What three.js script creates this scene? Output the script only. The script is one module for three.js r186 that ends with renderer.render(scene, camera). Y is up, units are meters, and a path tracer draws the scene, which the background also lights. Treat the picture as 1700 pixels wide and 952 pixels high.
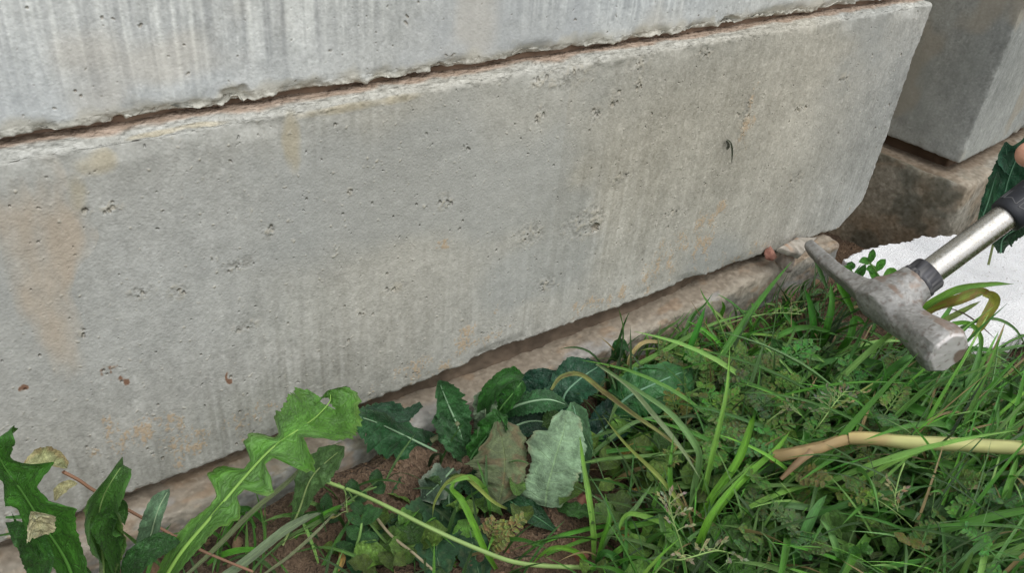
import * as THREE from 'three';
import { mergeGeometries, mergeVertices } from 'three/addons/utils/BufferGeometryUtils.js';
import { MarchingCubes } from 'three/addons/objects/MarchingCubes.js';

// ---------------------------------------------------------------- camera
const scene = new THREE.Scene();
const V = (x, y, z) => new THREE.Vector3(x, y, z);
const FOC = 1397.25, CX = 850, CY = 476;                 // focal length and centre in pixels of the 1700 x 952 photograph
const camera = new THREE.PerspectiveCamera(37.62, 1700 / 952, 0.02, 400);
const CAM = V(-0.64234, 0.35248, 0.33859);
const axX = V(0.81631965, 0.07998454, 0.57203557), axY = V(0.2674656, 0.82544047, -0.49710178), axZ = V(-0.51194177, 0.55879379, 0.65243017);
camera.position.copy(CAM);
camera.quaternion.setFromRotationMatrix(new THREE.Matrix4().makeBasis(axX, axY, axZ));
scene.add(camera);

// ---------------------------------------------------------------- sky, sun, exposure
function overcastSky() {
  const W = 256, H = 128, a = new Float32Array(W * H * 4);
  for (let j = 0; j < H; j++) for (let i = 0; i < W; i++) {
    const el = ((j + 0.5) / H - 0.5) * Math.PI, s = Math.sin(el), k = (j * W + i) * 4, az = i / W * 2 * Math.PI;
    let L = s > 0 ? 0.55 + 0.85 * s : 0.5;
    L *= 1 + 0.10 * Math.sin(az * 3 + 4 * s) * Math.cos(az * 2 - 1.3) * Math.max(0, s);
    a[k] = L * 0.985; a[k + 1] = L * 1.0; a[k + 2] = L * 1.025; a[k + 3] = 1;
  }
  const t = new THREE.DataTexture(a, W, H, THREE.RGBAFormat, THREE.FloatType);
  t.mapping = THREE.EquirectangularReflectionMapping; t.magFilter = THREE.LinearFilter; t.minFilter = THREE.LinearFilter; t.needsUpdate = true;
  return t;
}
scene.background = overcastSky();
scene.environment = scene.background;
const sun = new THREE.DirectionalLight(new THREE.Color(1, 0.975, 0.93), 0.9);
sun.position.set(0.1, 3.2, 1.9); sun.target.position.set(-0.3, 0, 0.05);
sun.castShadow = true; sun.shadow.radius = 40; sun.shadow.mapSize.set(2048, 2048);
Object.assign(sun.shadow.camera, { left: -1.6, right: 1.6, top: 1.6, bottom: -1.6, near: 0.5, far: 8 });
scene.add(sun, sun.target);
const renderer = new THREE.WebGLRenderer({ antialias: true });
renderer.setSize(1024, 574);
renderer.toneMapping = THREE.LinearToneMapping;
renderer.toneMappingExposure = 1.34;
renderer.shadowMap.enabled = true;

// ---------------------------------------------------------------- helpers
function mulberry(a) { return () => { a |= 0; a = a + 0x6D2B79F5 | 0; let t = Math.imul(a ^ a >>> 15, 1 | a); t = t + Math.imul(t ^ t >>> 7, 61 | t) ^ t; return ((t ^ t >>> 14) >>> 0) / 4294967296; }; }
const rnd = mulberry(77), rr = (a, b) => a + (b - a) * rnd();
const PERM = new Uint8Array(512), HV = new Float32Array(256);
{ const r = mulberry(5), p = [...Array(256).keys()]; for (let i = 255; i > 0; i--) { const j = Math.floor(r() * (i + 1));[p[i], p[j]] = [p[j], p[i]]; } for (let i = 0; i < 512; i++) PERM[i] = p[i & 255]; for (let i = 0; i < 256; i++) HV[i] = r() * 2 - 1; }
const sm = t => t * t * (3 - 2 * t);
const clamp = (x, a, b) => x < a ? a : x > b ? b : x;
const sstep = (a, b, x) => sm(clamp((x - a) / (b - a), 0, 1));
const mix = (a, b, t) => a + (b - a) * t;
function n2(x, y) {
  const xi = Math.floor(x), yi = Math.floor(y), fx = sm(x - xi), fy = sm(y - yi), X = xi & 255, Y = yi & 255, A = PERM[X] + Y, B = PERM[X + 1] + Y;
  const a = HV[PERM[A]], b = HV[PERM[B]], c = HV[PERM[A + 1]], d = HV[PERM[B + 1]];
  return a + (b - a) * fx + (c - a) * fy + (a - b - c + d) * fx * fy;
}
function n3(x, y, z) {
  const zi = Math.floor(z), fz = sm(z - zi), a = zi * 37.7, b = (zi + 1) * 37.7;
  return mix(n2(x + a, y - a * 0.7), n2(x + b, y - b * 0.7), fz);
}
const f2 = (x, y, o = 4) => { let s = 0, a = 0.5; for (let i = 0; i < o; i++) { s += a * n2(x + i * 17.3, y - i * 9.1); x *= 2.03; y *= 2.03; a *= 0.5; } return s; };
const f3 = (x, y, z, o = 3) => { let s = 0, a = 0.5; for (let i = 0; i < o; i++) { s += a * n3(x + i * 7.3, y - i * 3.1, z + i * 5.7); x *= 2.03; y *= 2.03; z *= 2.03; a *= 0.5; } return s; };

// measuring the photograph: the point of a real plane that a pixel shows
const ray = (x, y) => axX.clone().multiplyScalar((x - CX) / FOC).addScaledVector(axY, -(y - CY) / FOC).sub(axZ);
const Zp = (x, y, z) => { const r = ray(x, y); return CAM.clone().addScaledVector(r, (z - CAM.z) / r.z); };
const Yp = (x, y, h) => { const r = ray(x, y); return CAM.clone().addScaledVector(r, (h - CAM.y) / r.y); };
const Dp = (x, y, d) => CAM.clone().addScaledVector(ray(x, y), d);
const depthOf = p => -p.clone().sub(CAM).dot(axZ);
const GROUND = -0.045;
const Gp = (x, y, lift = 0, zmin = 0.012) => { const p = Yp(x, y, GROUND + lift); return p.z < zmin ? Zp(x, y, zmin) : p; };

const taken = {};
function numbered(n) { const k = taken[n] = (taken[n] ?? -1) + 1; return k ? `${n}_${String(k).padStart(3, '0')}` : n; }
function tag(o, label, category, group, kind) {
  o.userData = { ...o.userData, label, category };
  if (group) o.userData.group = group;
  if (kind) o.userData.kind = kind;
  return o;
}
function mesh(name, geo, mat, parent = scene) {
  const m = new THREE.Mesh(geo, mat); m.name = parent === scene ? numbered(name) : name; m.castShadow = m.receiveShadow = true; parent.add(m); return m;
}
function thing(name, label, category, group, at) {
  const g = new THREE.Group(); g.name = numbered(name); scene.add(g); if (at) g.position.copy(at); return tag(g, label, category, group);
}
function ground(m, kind) { m.userData = { kind: 'structure' }; return m; }

function dataTex(W, H, bytes, srgb, wrap = THREE.RepeatWrapping) {
  const t = new THREE.DataTexture(bytes, W, H, THREE.RGBAFormat, THREE.UnsignedByteType);
  t.magFilter = THREE.LinearFilter; t.minFilter = THREE.LinearMipmapLinearFilter; t.generateMipmaps = true; t.wrapS = t.wrapT = wrap;
  if (srgb) t.colorSpace = THREE.SRGBColorSpace; t.needsUpdate = true; return t;
}
// fn(u, v, out) fills out = [r, g, b (0..255 sRGB), height 0..1]
function paint(W, H, u0, v0, du, dv, fn) {
  const c = new Uint8Array(W * H * 4), b = new Uint8Array(W * H * 4), o = [0, 0, 0, 0.5];
  for (let j = 0; j < H; j++) for (let i = 0; i < W; i++) {
    fn(u0 + (i + 0.5) / W * du, v0 + (j + 0.5) / H * dv, o);
    const k = (j * W + i) * 4;
    c[k] = clamp(o[0], 0, 255); c[k + 1] = clamp(o[1], 0, 255); c[k + 2] = clamp(o[2], 0, 255); c[k + 3] = 255;
    b[k] = b[k + 1] = b[k + 2] = clamp(o[3] * 255, 0, 255); b[k + 3] = 255;
  }
  return { map: dataTex(W, H, c, true), bump: dataTex(W, H, b, false), u0, v0, du, dv };
}

// grid faces -> rounded, displaced block with welded normals and unrolled uv (metres, then scaled to the painting)
function range(a, b, step, fineA, fineB, coarse) {   // fine steps within [fineA, fineB], coarse elsewhere
  const r = [a]; let x = a;
  while (x < b - 1e-6) { const s = x >= fineA - 1e-6 && x < fineB - 1e-6 ? step : coarse; let nx = x + s; if (x < fineA && nx > fineA) nx = fineA; if (nx > b - s * 0.3) nx = b; r.push(nx); x = nx; }
  return r;
}
function block({ xs, ys, zs, r, disp, warp, tex }) {
  const x0 = xs[0], x1 = xs.at(-1), y0 = ys[0], y1 = ys.at(-1), z0 = zs[0], z1 = zs.at(-1);
  const thin = (a, n) => a.filter((_, i) => i % n === 0 || i === a.length - 1);
  const pos = [], uv = [], idx = [], key = new Map(), weld = [];
  let nW = 0;
  const place = (x, y, z) => {
    const ix = clamp(x, x0 + r, x1 - r), iy = clamp(y, y0 + r, y1 - r), iz = clamp(z, z0 + r, z1 - r);
    let nx = x - ix, ny = y - iy, nz = z - iz; const L = Math.hypot(nx, ny, nz) || 1; nx /= L; ny /= L; nz /= L;
    const dx = Math.min(x - x0, x1 - x), dy = Math.min(y - y0, y1 - y), dz = Math.min(z - z0, z1 - z);
    const e = dx + dy + dz - Math.max(dx, dy, dz) - Math.min(dx, dy, dz);
    const p = [ix + nx * r, iy + ny * r, iz + nz * r];
    const d = disp(p[0], p[1], p[2], nx, ny, nz, e);
    p[0] += nx * d; p[1] += ny * d; p[2] += nz * d;
    if (warp) warp(p);
    return p;
  };
  const face = (A, B, at, uvOf) => {
    const base = pos.length / 3, na = A.length, nb = B.length;
    for (let j = 0; j < nb; j++) for (let i = 0; i < na; i++) {
      const [x, y, z] = at(A[i], B[j]), p = place(x, y, z);
      pos.push(...p);
      const [u, v] = uvOf(x, y, z); uv.push((u - tex.u0) / tex.du, (v - tex.v0) / tex.dv);
      const k = `${Math.round(x * 2e5)},${Math.round(y * 2e5)},${Math.round(z * 2e5)}`;
      let w = key.get(k); if (w === undefined) key.set(k, w = nW++); weld.push(w);
    }
    for (let j = 0; j < nb - 1; j++) for (let i = 0; i < na - 1; i++) { const a = base + j * na + i; idx.push(a, a + 1, a + na, a + 1, a + na + 1, a + na); }
  };
  const rev = a => [...a].reverse();
  face(xs, ys, (x, y) => [x, y, z1], (x, y) => [x, y]);
  face(xs, rev(zs), (x, z) => [x, y1, z], (x, y, z) => [x, y1 + z1 - z]);
  face(xs, zs, (x, z) => [x, y0, z], (x, y, z) => [x, y0 - (z1 - z)]);
  face(rev(zs), ys, (z, y) => [x1, y, z], (x, y, z) => [x1 + z1 - z, y]);
  face(zs, ys, (z, y) => [x0, y, z], (x, y, z) => [x0 - (z1 - z), y]);
  face(rev(thin(xs, 12)), thin(ys, 8), (x, y) => [x, y, z0], (x, y) => [x, y]);
  const nor = new Float64Array(nW * 3), P = pos;
  for (let t = 0; t < idx.length; t += 3) {
    const a = idx[t] * 3, b = idx[t + 1] * 3, c = idx[t + 2] * 3;
    const ux = P[b] - P[a], uy = P[b + 1] - P[a + 1], uz = P[b + 2] - P[a + 2], vx = P[c] - P[a], vy = P[c + 1] - P[a + 1], vz = P[c + 2] - P[a + 2];
    const nx = uy * vz - uz * vy, ny = uz * vx - ux * vz, nz = ux * vy - uy * vx;
    for (const q of [idx[t], idx[t + 1], idx[t + 2]]) { const w = weld[q] * 3; nor[w] += nx; nor[w + 1] += ny; nor[w + 2] += nz; }
  }
  const N = new Float32Array(pos.length);
  for (let i = 0; i < weld.length; i++) { const w = weld[i] * 3, L = Math.hypot(nor[w], nor[w + 1], nor[w + 2]) || 1; N[i * 3] = nor[w] / L; N[i * 3 + 1] = nor[w + 1] / L; N[i * 3 + 2] = nor[w + 2] / L; }
  const g = new THREE.BufferGeometry();
  g.setAttribute('position', new THREE.Float32BufferAttribute(pos, 3)); g.setAttribute('normal', new THREE.BufferAttribute(N, 3)); g.setAttribute('uv', new THREE.Float32BufferAttribute(uv, 2)); g.setIndex(idx);
  return g;
}
// surface of a signed distance field
function sdfMesh(f, centre, half, res, mat) {
  const mc = new MarchingCubes(res, new THREE.MeshStandardMaterial(), false, false, 400000), hs = res / 2;
  for (let z = 0; z < res; z++) for (let y = 0; y < res; y++) for (let x = 0; x < res; x++)
    mc.field[z * res * res + y * res + x] = -f(centre.x + (x - hs) / hs * half, centre.y + (y - hs) / hs * half, centre.z + (z - hs) / hs * half) / half;
  mc.isolation = 0; mc.update();
  const g0 = new THREE.BufferGeometry();
  g0.setAttribute('position', new THREE.BufferAttribute(new Float32Array(mc.positionArray.slice(0, mc.count * 3)), 3));
  const g = mergeVertices(g0, 1e-5);
  g.scale(half, half, half); g.translate(centre.x, centre.y, centre.z); g.computeVertexNormals();
  return g;
}
const smin = (a, b, k) => { const h = Math.max(k - Math.abs(a - b), 0) / k; return Math.min(a, b) - h * h * k * 0.25; };
function capsule(px, py, pz, a, b, ra, rb) {
  const bx = b.x - a.x, by = b.y - a.y, bz = b.z - a.z, qx = px - a.x, qy = py - a.y, qz = pz - a.z;
  const t = clamp((qx * bx + qy * by + qz * bz) / (bx * bx + by * by + bz * bz), 0, 1);
  return Math.hypot(qx - bx * t, qy - by * t, qz - bz * t) - mix(ra, rb, t);
}
const lin = c => c <= 10.31 ? c / 3294.6 : Math.pow((c / 255 + 0.055) / 1.055, 2.4);
function colorize(g, fn) {   // fn(x, y, z) -> sRGB 0..255
  const p = g.attributes.position, a = new Float32Array(p.count * 3);
  for (let i = 0; i < p.count; i++) { const c = fn(p.getX(i), p.getY(i), p.getZ(i)); a[i * 3] = lin(c[0]); a[i * 3 + 1] = lin(c[1]); a[i * 3 + 2] = lin(c[2]); }
  g.setAttribute('color', new THREE.BufferAttribute(a, 3)); return g;
}
function planarUV(g, s = 1) {
  const p = g.attributes.position, n = g.attributes.normal, a = new Float32Array(p.count * 2);
  for (let i = 0; i < p.count; i++) { const ny = Math.abs(n.getY(i)) > 0.7; a[i * 2] = (p.getX(i) + (Math.abs(n.getX(i)) > 0.7 ? p.getZ(i) : 0)) * s; a[i * 2 + 1] = (ny ? p.getZ(i) : p.getY(i)) * s; }
  g.setAttribute('uv', new THREE.BufferAttribute(a, 2)); return g;
}

// ---------------------------------------------------------------- marks read from the photograph, in metres on the block face
const mark = (x, y, rx, ry, z = 0) => { const p = Zp(x, y, z), q = Zp(x + rx, y, z), s = Zp(x, y + ry, z); return { x: p.x, y: p.y, rx: Math.hypot(q.x - p.x, q.y - p.y), ry: Math.hypot(s.x - p.x, s.y - p.y) }; };
const near = (m, x, y) => { const a = (x - m.x) / m.rx, b = (y - m.y) / m.ry, d = a * a + b * b; return d > 4 ? 0 : Math.max(0, 1 - d / 2.2); };
const rustStain = [mark(50, 400, 80, 75), mark(60, 500, 70, 110), mark(105, 400, 30, 90)];
const ochre = [mark(485, 235, 14, 45), mark(150, 275, 35, 20), mark(130, 320, 18, 40), mark(300, 205, 60, 8), mark(600, 175, 90, 8)];
const sandScuff = [mark(1085, 458, 16, 22), mark(1113, 440, 10, 20), mark(1130, 400, 26, 14), mark(1165, 400, 14, 40), mark(1030, 487, 10, 10), mark(778, 548, 10, 10), mark(768, 585, 18, 20), mark(750, 606, 30, 12), mark(700, 605, 16, 10), mark(690, 612, 8, 10), mark(830, 510, 8, 10), mark(428, 675, 10, 14), mark(300, 735, 34, 30), mark(325, 710, 12, 16), mark(185, 718, 14, 26), mark(240, 720, 60, 20), mark(1240, 205, 8, 40), mark(738, 405, 10, 8), mark(1190, 350, 12, 10), mark(1000, 500, 40, 8), mark(415, 690, 30, 14)];
const rustSpots = [mark(178, 628, 9, 16), mark(205, 636, 7, 9), mark(42, 645, 7, 5), mark(178, 612, 12, 4), mark(382, 625, 5, 8)];
const roughSpots = [mark(940, 128, 34, 18), mark(900, 135, 18, 9), mark(1020, 165, 8, 14), mark(988, 190, 8, 14), mark(897, 190, 8, 14), mark(1030, 295, 16, 8), mark(970, 372, 28, 22), mark(880, 390, 18, 16), mark(235, 485, 20, 10), mark(185, 345, 18, 10), mark(145, 352, 10, 7), mark(295, 485, 14, 12), mark(395, 440, 26, 10), mark(445, 385, 9, 12), mark(410, 540, 18, 9), mark(580, 318, 6, 6), mark(775, 246, 7, 5), mark(905, 475, 14, 12), mark(655, 480, 18, 8), mark(1115, 355, 14, 7), mark(738, 335, 12, 12), mark(1060, 110, 16, 12), mark(600, 520, 7, 6), mark(1235, 195, 8, 30), mark(1060, 140, 6, 10), mark(139, 553, 8, 8), mark(1170, 90, 12, 8), mark(1400, 130, 8, 8), mark(1330, 180, 10, 8), mark(1320, 300, 10, 10)];
const pitList = [];   // real hollows
{
  const r = mulberry(31);
  const pit = (x, y, rad, dep) => pitList.push({ x, y, r: rad, d: dep });
  for (const m of roughSpots) { const n = 2 + Math.floor(r() * 4); for (let i = 0; i < n; i++) pit(m.x + (r() - 0.5) * 1.6 * m.rx, m.y + (r() - 0.5) * 1.6 * m.ry, 0.0006 + r() * r() * 0.0012, 0.0006 + r() * 0.0008); }
  for (const m of rustSpots) pit(m.x + (r() - 0.5) * m.rx, m.y + (r() - 0.5) * m.ry, 0.0007, 0.0009);
  for (let i = 0; i < 120; i++) pit(-0.68 + r() * 0.68, 0.015 + r() * 0.18, 0.0004 + r() * r() * 0.0008, 0.0005 + r() * 0.0008);
  const q = mark(988, 378, 4, 4); pit(q.x, q.y, 0.0026, 0.0045);
}
const pitCells = new Map();
for (const p of pitList) for (let i = -1; i <= 1; i++) for (let j = -1; j <= 1; j++) { const k = `${Math.floor(p.x / 0.008) + i},${Math.floor(p.y / 0.008) + j}`; (pitCells.get(k) ?? pitCells.set(k, []).get(k)).push(p); }
function pitDepth(x, y) {
  const c = pitCells.get(`${Math.floor(x / 0.008)},${Math.floor(y / 0.008)}`); let d = 0;
  if (c) for (const p of c) { const q = Math.hypot(x - p.x, (y - p.y) * 0.8) / p.r * (1 + 0.5 * n2(x * 900, y * 900)); if (q < 1.3) d = Math.max(d, p.d * sstep(1.2, 0.35, q)); }
  return d;
}

// ---------------------------------------------------------------- concrete
const tint = (o, c, a) => { o[0] = mix(o[0], c[0], a); o[1] = mix(o[1], c[1], a); o[2] = mix(o[2], c[2], a); };
const add3 = (o, k, r = 1, g = 1, b = 1) => { o[0] += k * r; o[1] += k * g; o[2] += k * b; };
function concreteBase(u, v, o, base) {
  o[0] = base[0]; o[1] = base[1]; o[2] = base[2];
  const lo = f2(u * 9, v * 9, 3), md = f2(u * 45 + 3, v * 38, 3), wx = n2(u * 60, v * 25) * 0.0012;
  add3(o, lo * 15); add3(o, md * 11); add3(o, f2(u * 170 + 13, v * 110, 2) * 12, 1.02, 1, 0.95); add3(o, n2(u * 7 + 40, v * 7) * 4, 1.1, 0.2, -1.2);
  const grain = n2(u * 2100, v * 2100) * 0.6 + n2(u * 1300, v * 1300) * 0.5, grain2 = n2(u * 700 + 9, v * 650);
  const spk = n2(u * 480 + 31, v * 470); add3(o, grain * 9 + grain2 * 9); if (spk > 0.55) add3(o, (spk - 0.55) * 40); else if (spk < -0.6) add3(o, (spk + 0.6) * 40);
  const st = n2((u + wx) * 420, v * 22) + 0.6 * n2((u + wx) * 900, v * 40);
  o[3] = 0.62 + grain * 0.05 + grain2 * 0.012 + md * 0.015;
  return st;
}
const texMain = paint(2048, 960, -0.70, -0.07, 0.76, 0.36, (u, v, o) => {
  const st = concreteBase(u, v, o, [165, 164, 156]);
  const smask = sstep(-0.15, 0.35, f2(u * 6 + 5, v * 9 + 2, 2) + sstep(0.13, 0.05, v) * 0.3 - 0.05);
  add3(o, st * (4 + 8 * smask), 0.97, 1, 1.04); o[3] += st * 0.05 * (0.4 + smask); const pd = pitDepth(u, v); if (pd > 0 && v < 0.2) { o[3] -= pd / 0.0022; tint(o, [176, 164, 144], Math.min(0.55, pd * 420)); }
  const blue = sstep(0.05, 0.4, f2(u * 11 + 30, v * 14 + 7, 3)); tint(o, [146, 150, 149], blue * 0.45);
  tint(o, [182, 184, 180], sstep(0.0, 0.5, f2(u * 5 + 60, v * 6, 2) + (u < -0.35 ? 0.12 : -0.08)) * 0.4);
  let s = 0; const wu = u + f2(u * 30 + 4, v * 22, 3) * 0.024, wv = v + f2(u * 24, v * 24 + 8, 3) * 0.02; for (const m of rustStain) s = Math.max(s, near(m, wu, wv));
  if (s > 0) tint(o, [190, 166, 138], 0.62 * sstep(0.05, 1.25, s * 1.0 + 0.75 * f2(u * 45, v * 14, 4) + 0.5 * f2(u * 160, v * 50, 3)) * 0.75);
  s = 0; for (const m of ochre) s = Math.max(s, near(m, u, v));
  if (s > 0) tint(o, [178, 164, 132], sstep(0.15, 0.8, s * 0.8 + 0.7 * f2(u * 70, v * 35, 4)) * 0.5);
  s = 0; for (const m of sandScuff) s = Math.max(s, near(m, u, v));
  const scatter = sstep(0.03, 0.012, v) * 0.45;
  s = Math.max(s, scatter * sstep(0, 0.3, f2(u * 30 + 70, v * 30, 2)));
  if (s > 0) { const k = sstep(0.10, 0.5, 0.75 * f2(u * 1100, v * 800, 2) + 0.8 * f2(u * 190, v * 110, 3) + s * 0.45 - 0.22); tint(o, [184, 160, 130], k * 0.72); o[3] += k * 0.06; }
  s = 0; for (const m of rustSpots) s = Math.max(s, near(m, u, v));
  if (s > 0) tint(o, [120, 84, 62], sstep(0.1, 0.35, f2(u * 400, v * 200, 2) + s * 0.4 - 0.15) * 0.85);
  s = 0; for (const m of roughSpots) s = Math.max(s, near(m, u, v));
  if (s > 0) { const k = f2(u * 420, v * 380, 3); o[3] += k * 0.34 * s; tint(o, [176, 170, 154], sstep(0.05, 0.3, k) * s * 0.6); tint(o, [128, 126, 118], sstep(0.08, 0.3, -k) * s * 0.5); }
  const lump = 0.7 * n2(u * 330 + v * 190, v * 330 - u * 190) + 0.5 * n2(u * 610 - v * 420, v * 610 + u * 420); if (lump > 0.74) { o[3] += (lump - 0.74) * 0.6; tint(o, [186, 182, 168], (lump - 0.74) * 3); }
  const pin = 0.65 * n2(u * 380 + v * 260 + 90, v * 380 - u * 260) + 0.5 * n2(u * 760 - v * 300, v * 760 + u * 300); if (pin > 0.85) { o[3] -= (pin - 0.85) * 2.2; }
  if (v > 0.196) { const k = sstep(0.196, 0.202, v + f2(u * 150, v * 150, 2) * 0.004); const br = sstep(0.2065, 0.2115, v + f2(u * 70, v * 90, 3) * 0.006); tint(o, [158, 132, 112], br * 0.7); add3(o, f2(u * 260, v * 420, 3) * 34 * k); o[3] += f2(u * 400, v * 400, 3) * 0.7 * k; }
  if (v < 0.004) tint(o, [150, 122, 98], sstep(0.004, -0.006, v) * 0.7);
});
const texUpper = paint(2048, 720, -0.70, 0.14, 0.76, 0.27, (u, v, o) => {
  const st = concreteBase(u, v, o, [188, 192, 192]);
  const m = sstep(0.212, 0.246, v + 0.03 * f2(u * 14, 3, 2)) ;
  const wob = n2(u * 40, v * 20) * 0.0008, rd = 1 - 2.2 * Math.abs(n2((u + wob) * 330 + 7, v * 9)), rd2 = 1 - 2.2 * Math.abs(n2((u + wob) * 620 + 77, v * 14)), wide = n2(u * 150 + 7, v * 6) * 0.35 + rd * 0.55 + rd2 * 0.45;
  add3(o, (wide * 20 + st * 15) * (0.18 + m), 1, 1, 0.94); o[3] += (wide * 0.06 + st * 0.03) * (0.3 + m);
  tint(o, [168, 172, 175], sstep(0.12, 0.4, f2(u * 15 + 3, v * 20, 3)) * 0.45);
  tint(o, [200, 194, 182], sstep(0.1, 0.45, f2(u * 22 + 50, v * 22, 3)) * 0.5);
  const pin = 0.7 * n2(u * 300 + v * 210 + 20, v * 300 - u * 210) + 0.5 * n2(u * 600 - v * 400, v * 600 + u * 400); if (pin > 0.82) { o[3] -= (pin - 0.82) * 2; tint(o, [150, 140, 124], (pin - 0.82) * 2.4); }
  if (v < 0.214) tint(o, [186, 182, 168], sstep(0.212, 0.205, v + f2(u * 120, v * 120, 2) * 0.008) * 0.7);
  if (v < 0.207) { add3(o, f2(u * 400, v * 400, 3) * 40); o[3] += f2(u * 500, v * 500, 3) * 0.4; }
});
const texLower = paint(2048, 384, -0.95, -0.2, 1.15, 0.3, (u, v, o) => {
  concreteBase(u, v, o, [140, 135, 125]);
  // v above 0 unrolls over the ledge: wet stone below, sand and chalky wear on the edge, brown sand further in
  const w = v + f2(u * 70, v * 120, 3) * 0.010;
  tint(o, [98, 98, 92], sstep(-0.006, -0.018, w) * 0.8 * (0.6 + f2(u * 16, v * 60, 2)));
  tint(o, [154, 143, 128], sstep(-0.012, -0.004, w) * 0.55);
  const sand = sstep(0.002, 0.010, w); tint(o, [136, 124, 108], sand * 0.7);
  tint(o, [150, 150, 150], sstep(0.16, 0.34, f2(u * 38 + 9, v * 90 + 4, 3)) * 0.6 * (1 - sstep(0.008, 0.016, v)));
  tint(o, [150, 126, 102], sstep(0.1, 0.35, f2(u * 50 + 2, v * 90, 3)) * 0.5);
  o[3] += f2(u * 240, v * 240, 3) * 0.5; add3(o, f2(u * 300 + 5, v * 330, 3) * 26, 1, 0.98, 0.95); const gr = n2(u * 420, v * 420 + 70); if (gr > 0.6) tint(o, [176, 166, 150], (gr - 0.6) * 1.6);
});
const texSide = paint(1024, 1024, -0.45, -0.12, 0.9, 0.6, (u, v, o) => {
  const st = concreteBase(u, v, o, [152, 152, 144]);
  add3(o, st * 5); o[3] += st * 0.03;
  tint(o, [136, 140, 132], sstep(0.0, 0.4, f2(u * 10 + 3, v * 12, 3)) * 0.5);
  tint(o, [162, 148, 126], sstep(0.08, 0.4, f2(u * 26 + 8, v * 18, 3)) * 0.4);
  const k = f2(u * 320, v * 320, 3); const s = sstep(0.15, 0.4, f2(u * 20 + 90, v * 20, 2)); o[3] += k * 0.5 * s; tint(o, [100, 98, 90], sstep(0.1, 0.3, -k) * s * 0.6);
});
const texSideLow = paint(1024, 512, -0.45, -0.2, 0.9, 0.35, (u, v, o) => {
  concreteBase(u, v, o, [142, 136, 122]);
  tint(o, [142, 120, 94], sstep(0.0, 0.4, f2(u * 22, v * 20, 4)) * 0.5);
  tint(o, [92, 92, 80], sstep(0.05, 0.35, f2(u * 30 + 3, v * 34, 4)) * 0.6);
  tint(o, [160, 152, 138], sstep(-0.014, -0.002, v + f2(u * 60, v * 60, 3) * 0.016) * 0.5);
  tint(o, [126, 110, 92], sstep(0.006, 0.018, v + f2(u * 40, v * 60, 3) * 0.014) * 0.8); add3(o, f2(u * 260, v * 260, 3) * 34);
  o[3] += f2(u * 260, v * 260, 3) * 0.2;
});
const concrete = (t, s = 0.0022) => new THREE.MeshStandardMaterial({ map: t.map, bumpMap: t.bump, bumpScale: s, roughness: 0.95 });

function roughDisp(chip, front) {
  return (x, y, z, nx, ny, nz, e) => {
    let d = f3(x * 22, y * 22, z * 22, 2) * 0.0008 + f3(x * 160, y * 160, z * 160, 2) * 0.0003;
    if (e < 0.02) {
      const m = sstep(0.011, 0, e), c = Math.max(0, f3(x * 38 + 5, y * 38, z * 38, 3) - 0.02) * 2;
      d -= m * c * chip;
      d += sstep(0.005, 0, e) * f3(x * 330, y * 330, z * 330, 2) * 0.0013;
    }
    if (front && nz > 0.9) { const q = front(x, y); if (q > 0.0014) d -= q * 0.8; }
    return d;
  };
}
const mainBlock = block({
  xs: range(-0.95, 0, 0.0011, -0.68, 0, 0.02), ys: range(0.011, 0.2, 0.001, 0, 1, 0.01), zs: range(-0.42, 0, 0.0012, -0.026, 0, 0.02),
  r: 0.0028, tex: texMain, disp: roughDisp(0.0035, pitDepth),
  warp: p => {
    const lo = p[1] - 0.011;                                   // the lower right corner is knocked off at a slant
    const cut = -0.030 + Math.max(0, lo) / 0.024 * 0.030 + f3(p[0] * 60, p[1] * 60, p[2] * 60, 2) * 0.003;
    if (p[0] > cut) p[0] = cut + (p[0] - cut) * 0.02;
    p[1] += sstep(0.10, 0.0, p[1]) * (0.005 * Math.sin((p[0] + 0.66) / 0.66 * Math.PI) - 0.003 + 0.0025 * f2(p[0] * 14, 1.5, 3));
  },
});
tag(mesh('concrete_block', mainBlock, concrete(texMain)), 'large grey concrete block with orange stain at its left, above the grass', 'concrete block');
const upperNotches = [[390, 160, 22, 14], [730, 116, 10, 8], [200, 203, 8, 7], [490, 160, 40, 4], [1212, 36, 10, 6], [950, 85, 9, 5], [560, 150, 24, 4]].map(([x, y, rx, ry]) => mark(x, y, rx, ry, -0.011));
const upperBlock = block({
  xs: range(-0.95, 0.002, 0.0010, -0.68, 0.002, 0.02), ys: [...range(0.2022, 0.222, 0.0008, 0.2, 0.3, 1), ...range(0.222, 0.82, 0.0016, 0.2, 0.27, 0.03).slice(1)], zs: range(-0.42, -0.011, 0.0009, -0.026, 0, 0.02),
  r: 0.0014, tex: texUpper,
  disp: (() => { const base = roughDisp(0.0045); return (x, y, z, nx, ny, nz, e) => { let d = base(x, y, z, nx, ny, nz, e); if (e < 0.009 && y < 0.3) d -= sstep(0.009, 0.001, e) * Math.max(0, f3(x * 70, y * 60, z * 70, 2) + 0.06) * 0.006 + sstep(0.006, 0.0005, e) * (Math.abs(n3(x * 190, y * 190, z * 190)) + 0.6 * Math.abs(n3(x * 420, y * 420, z * 420))) * 0.0022; for (const m of upperNotches) { const k0 = near(m, x, y), k = k0 > 0 ? sstep(0.15, 0.6, k0 + f3(x * 260, y * 260, z * 260, 3) * 0.7) : 0; if (k > 0 && z > -0.03) d -= k * 0.0028; } return d; }; })(),
});
tag(mesh('concrete_block', upperBlock, concrete(texUpper, 0.0016)), 'pale concrete block with vertical streaks at the top of the photo', 'concrete block');
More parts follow.
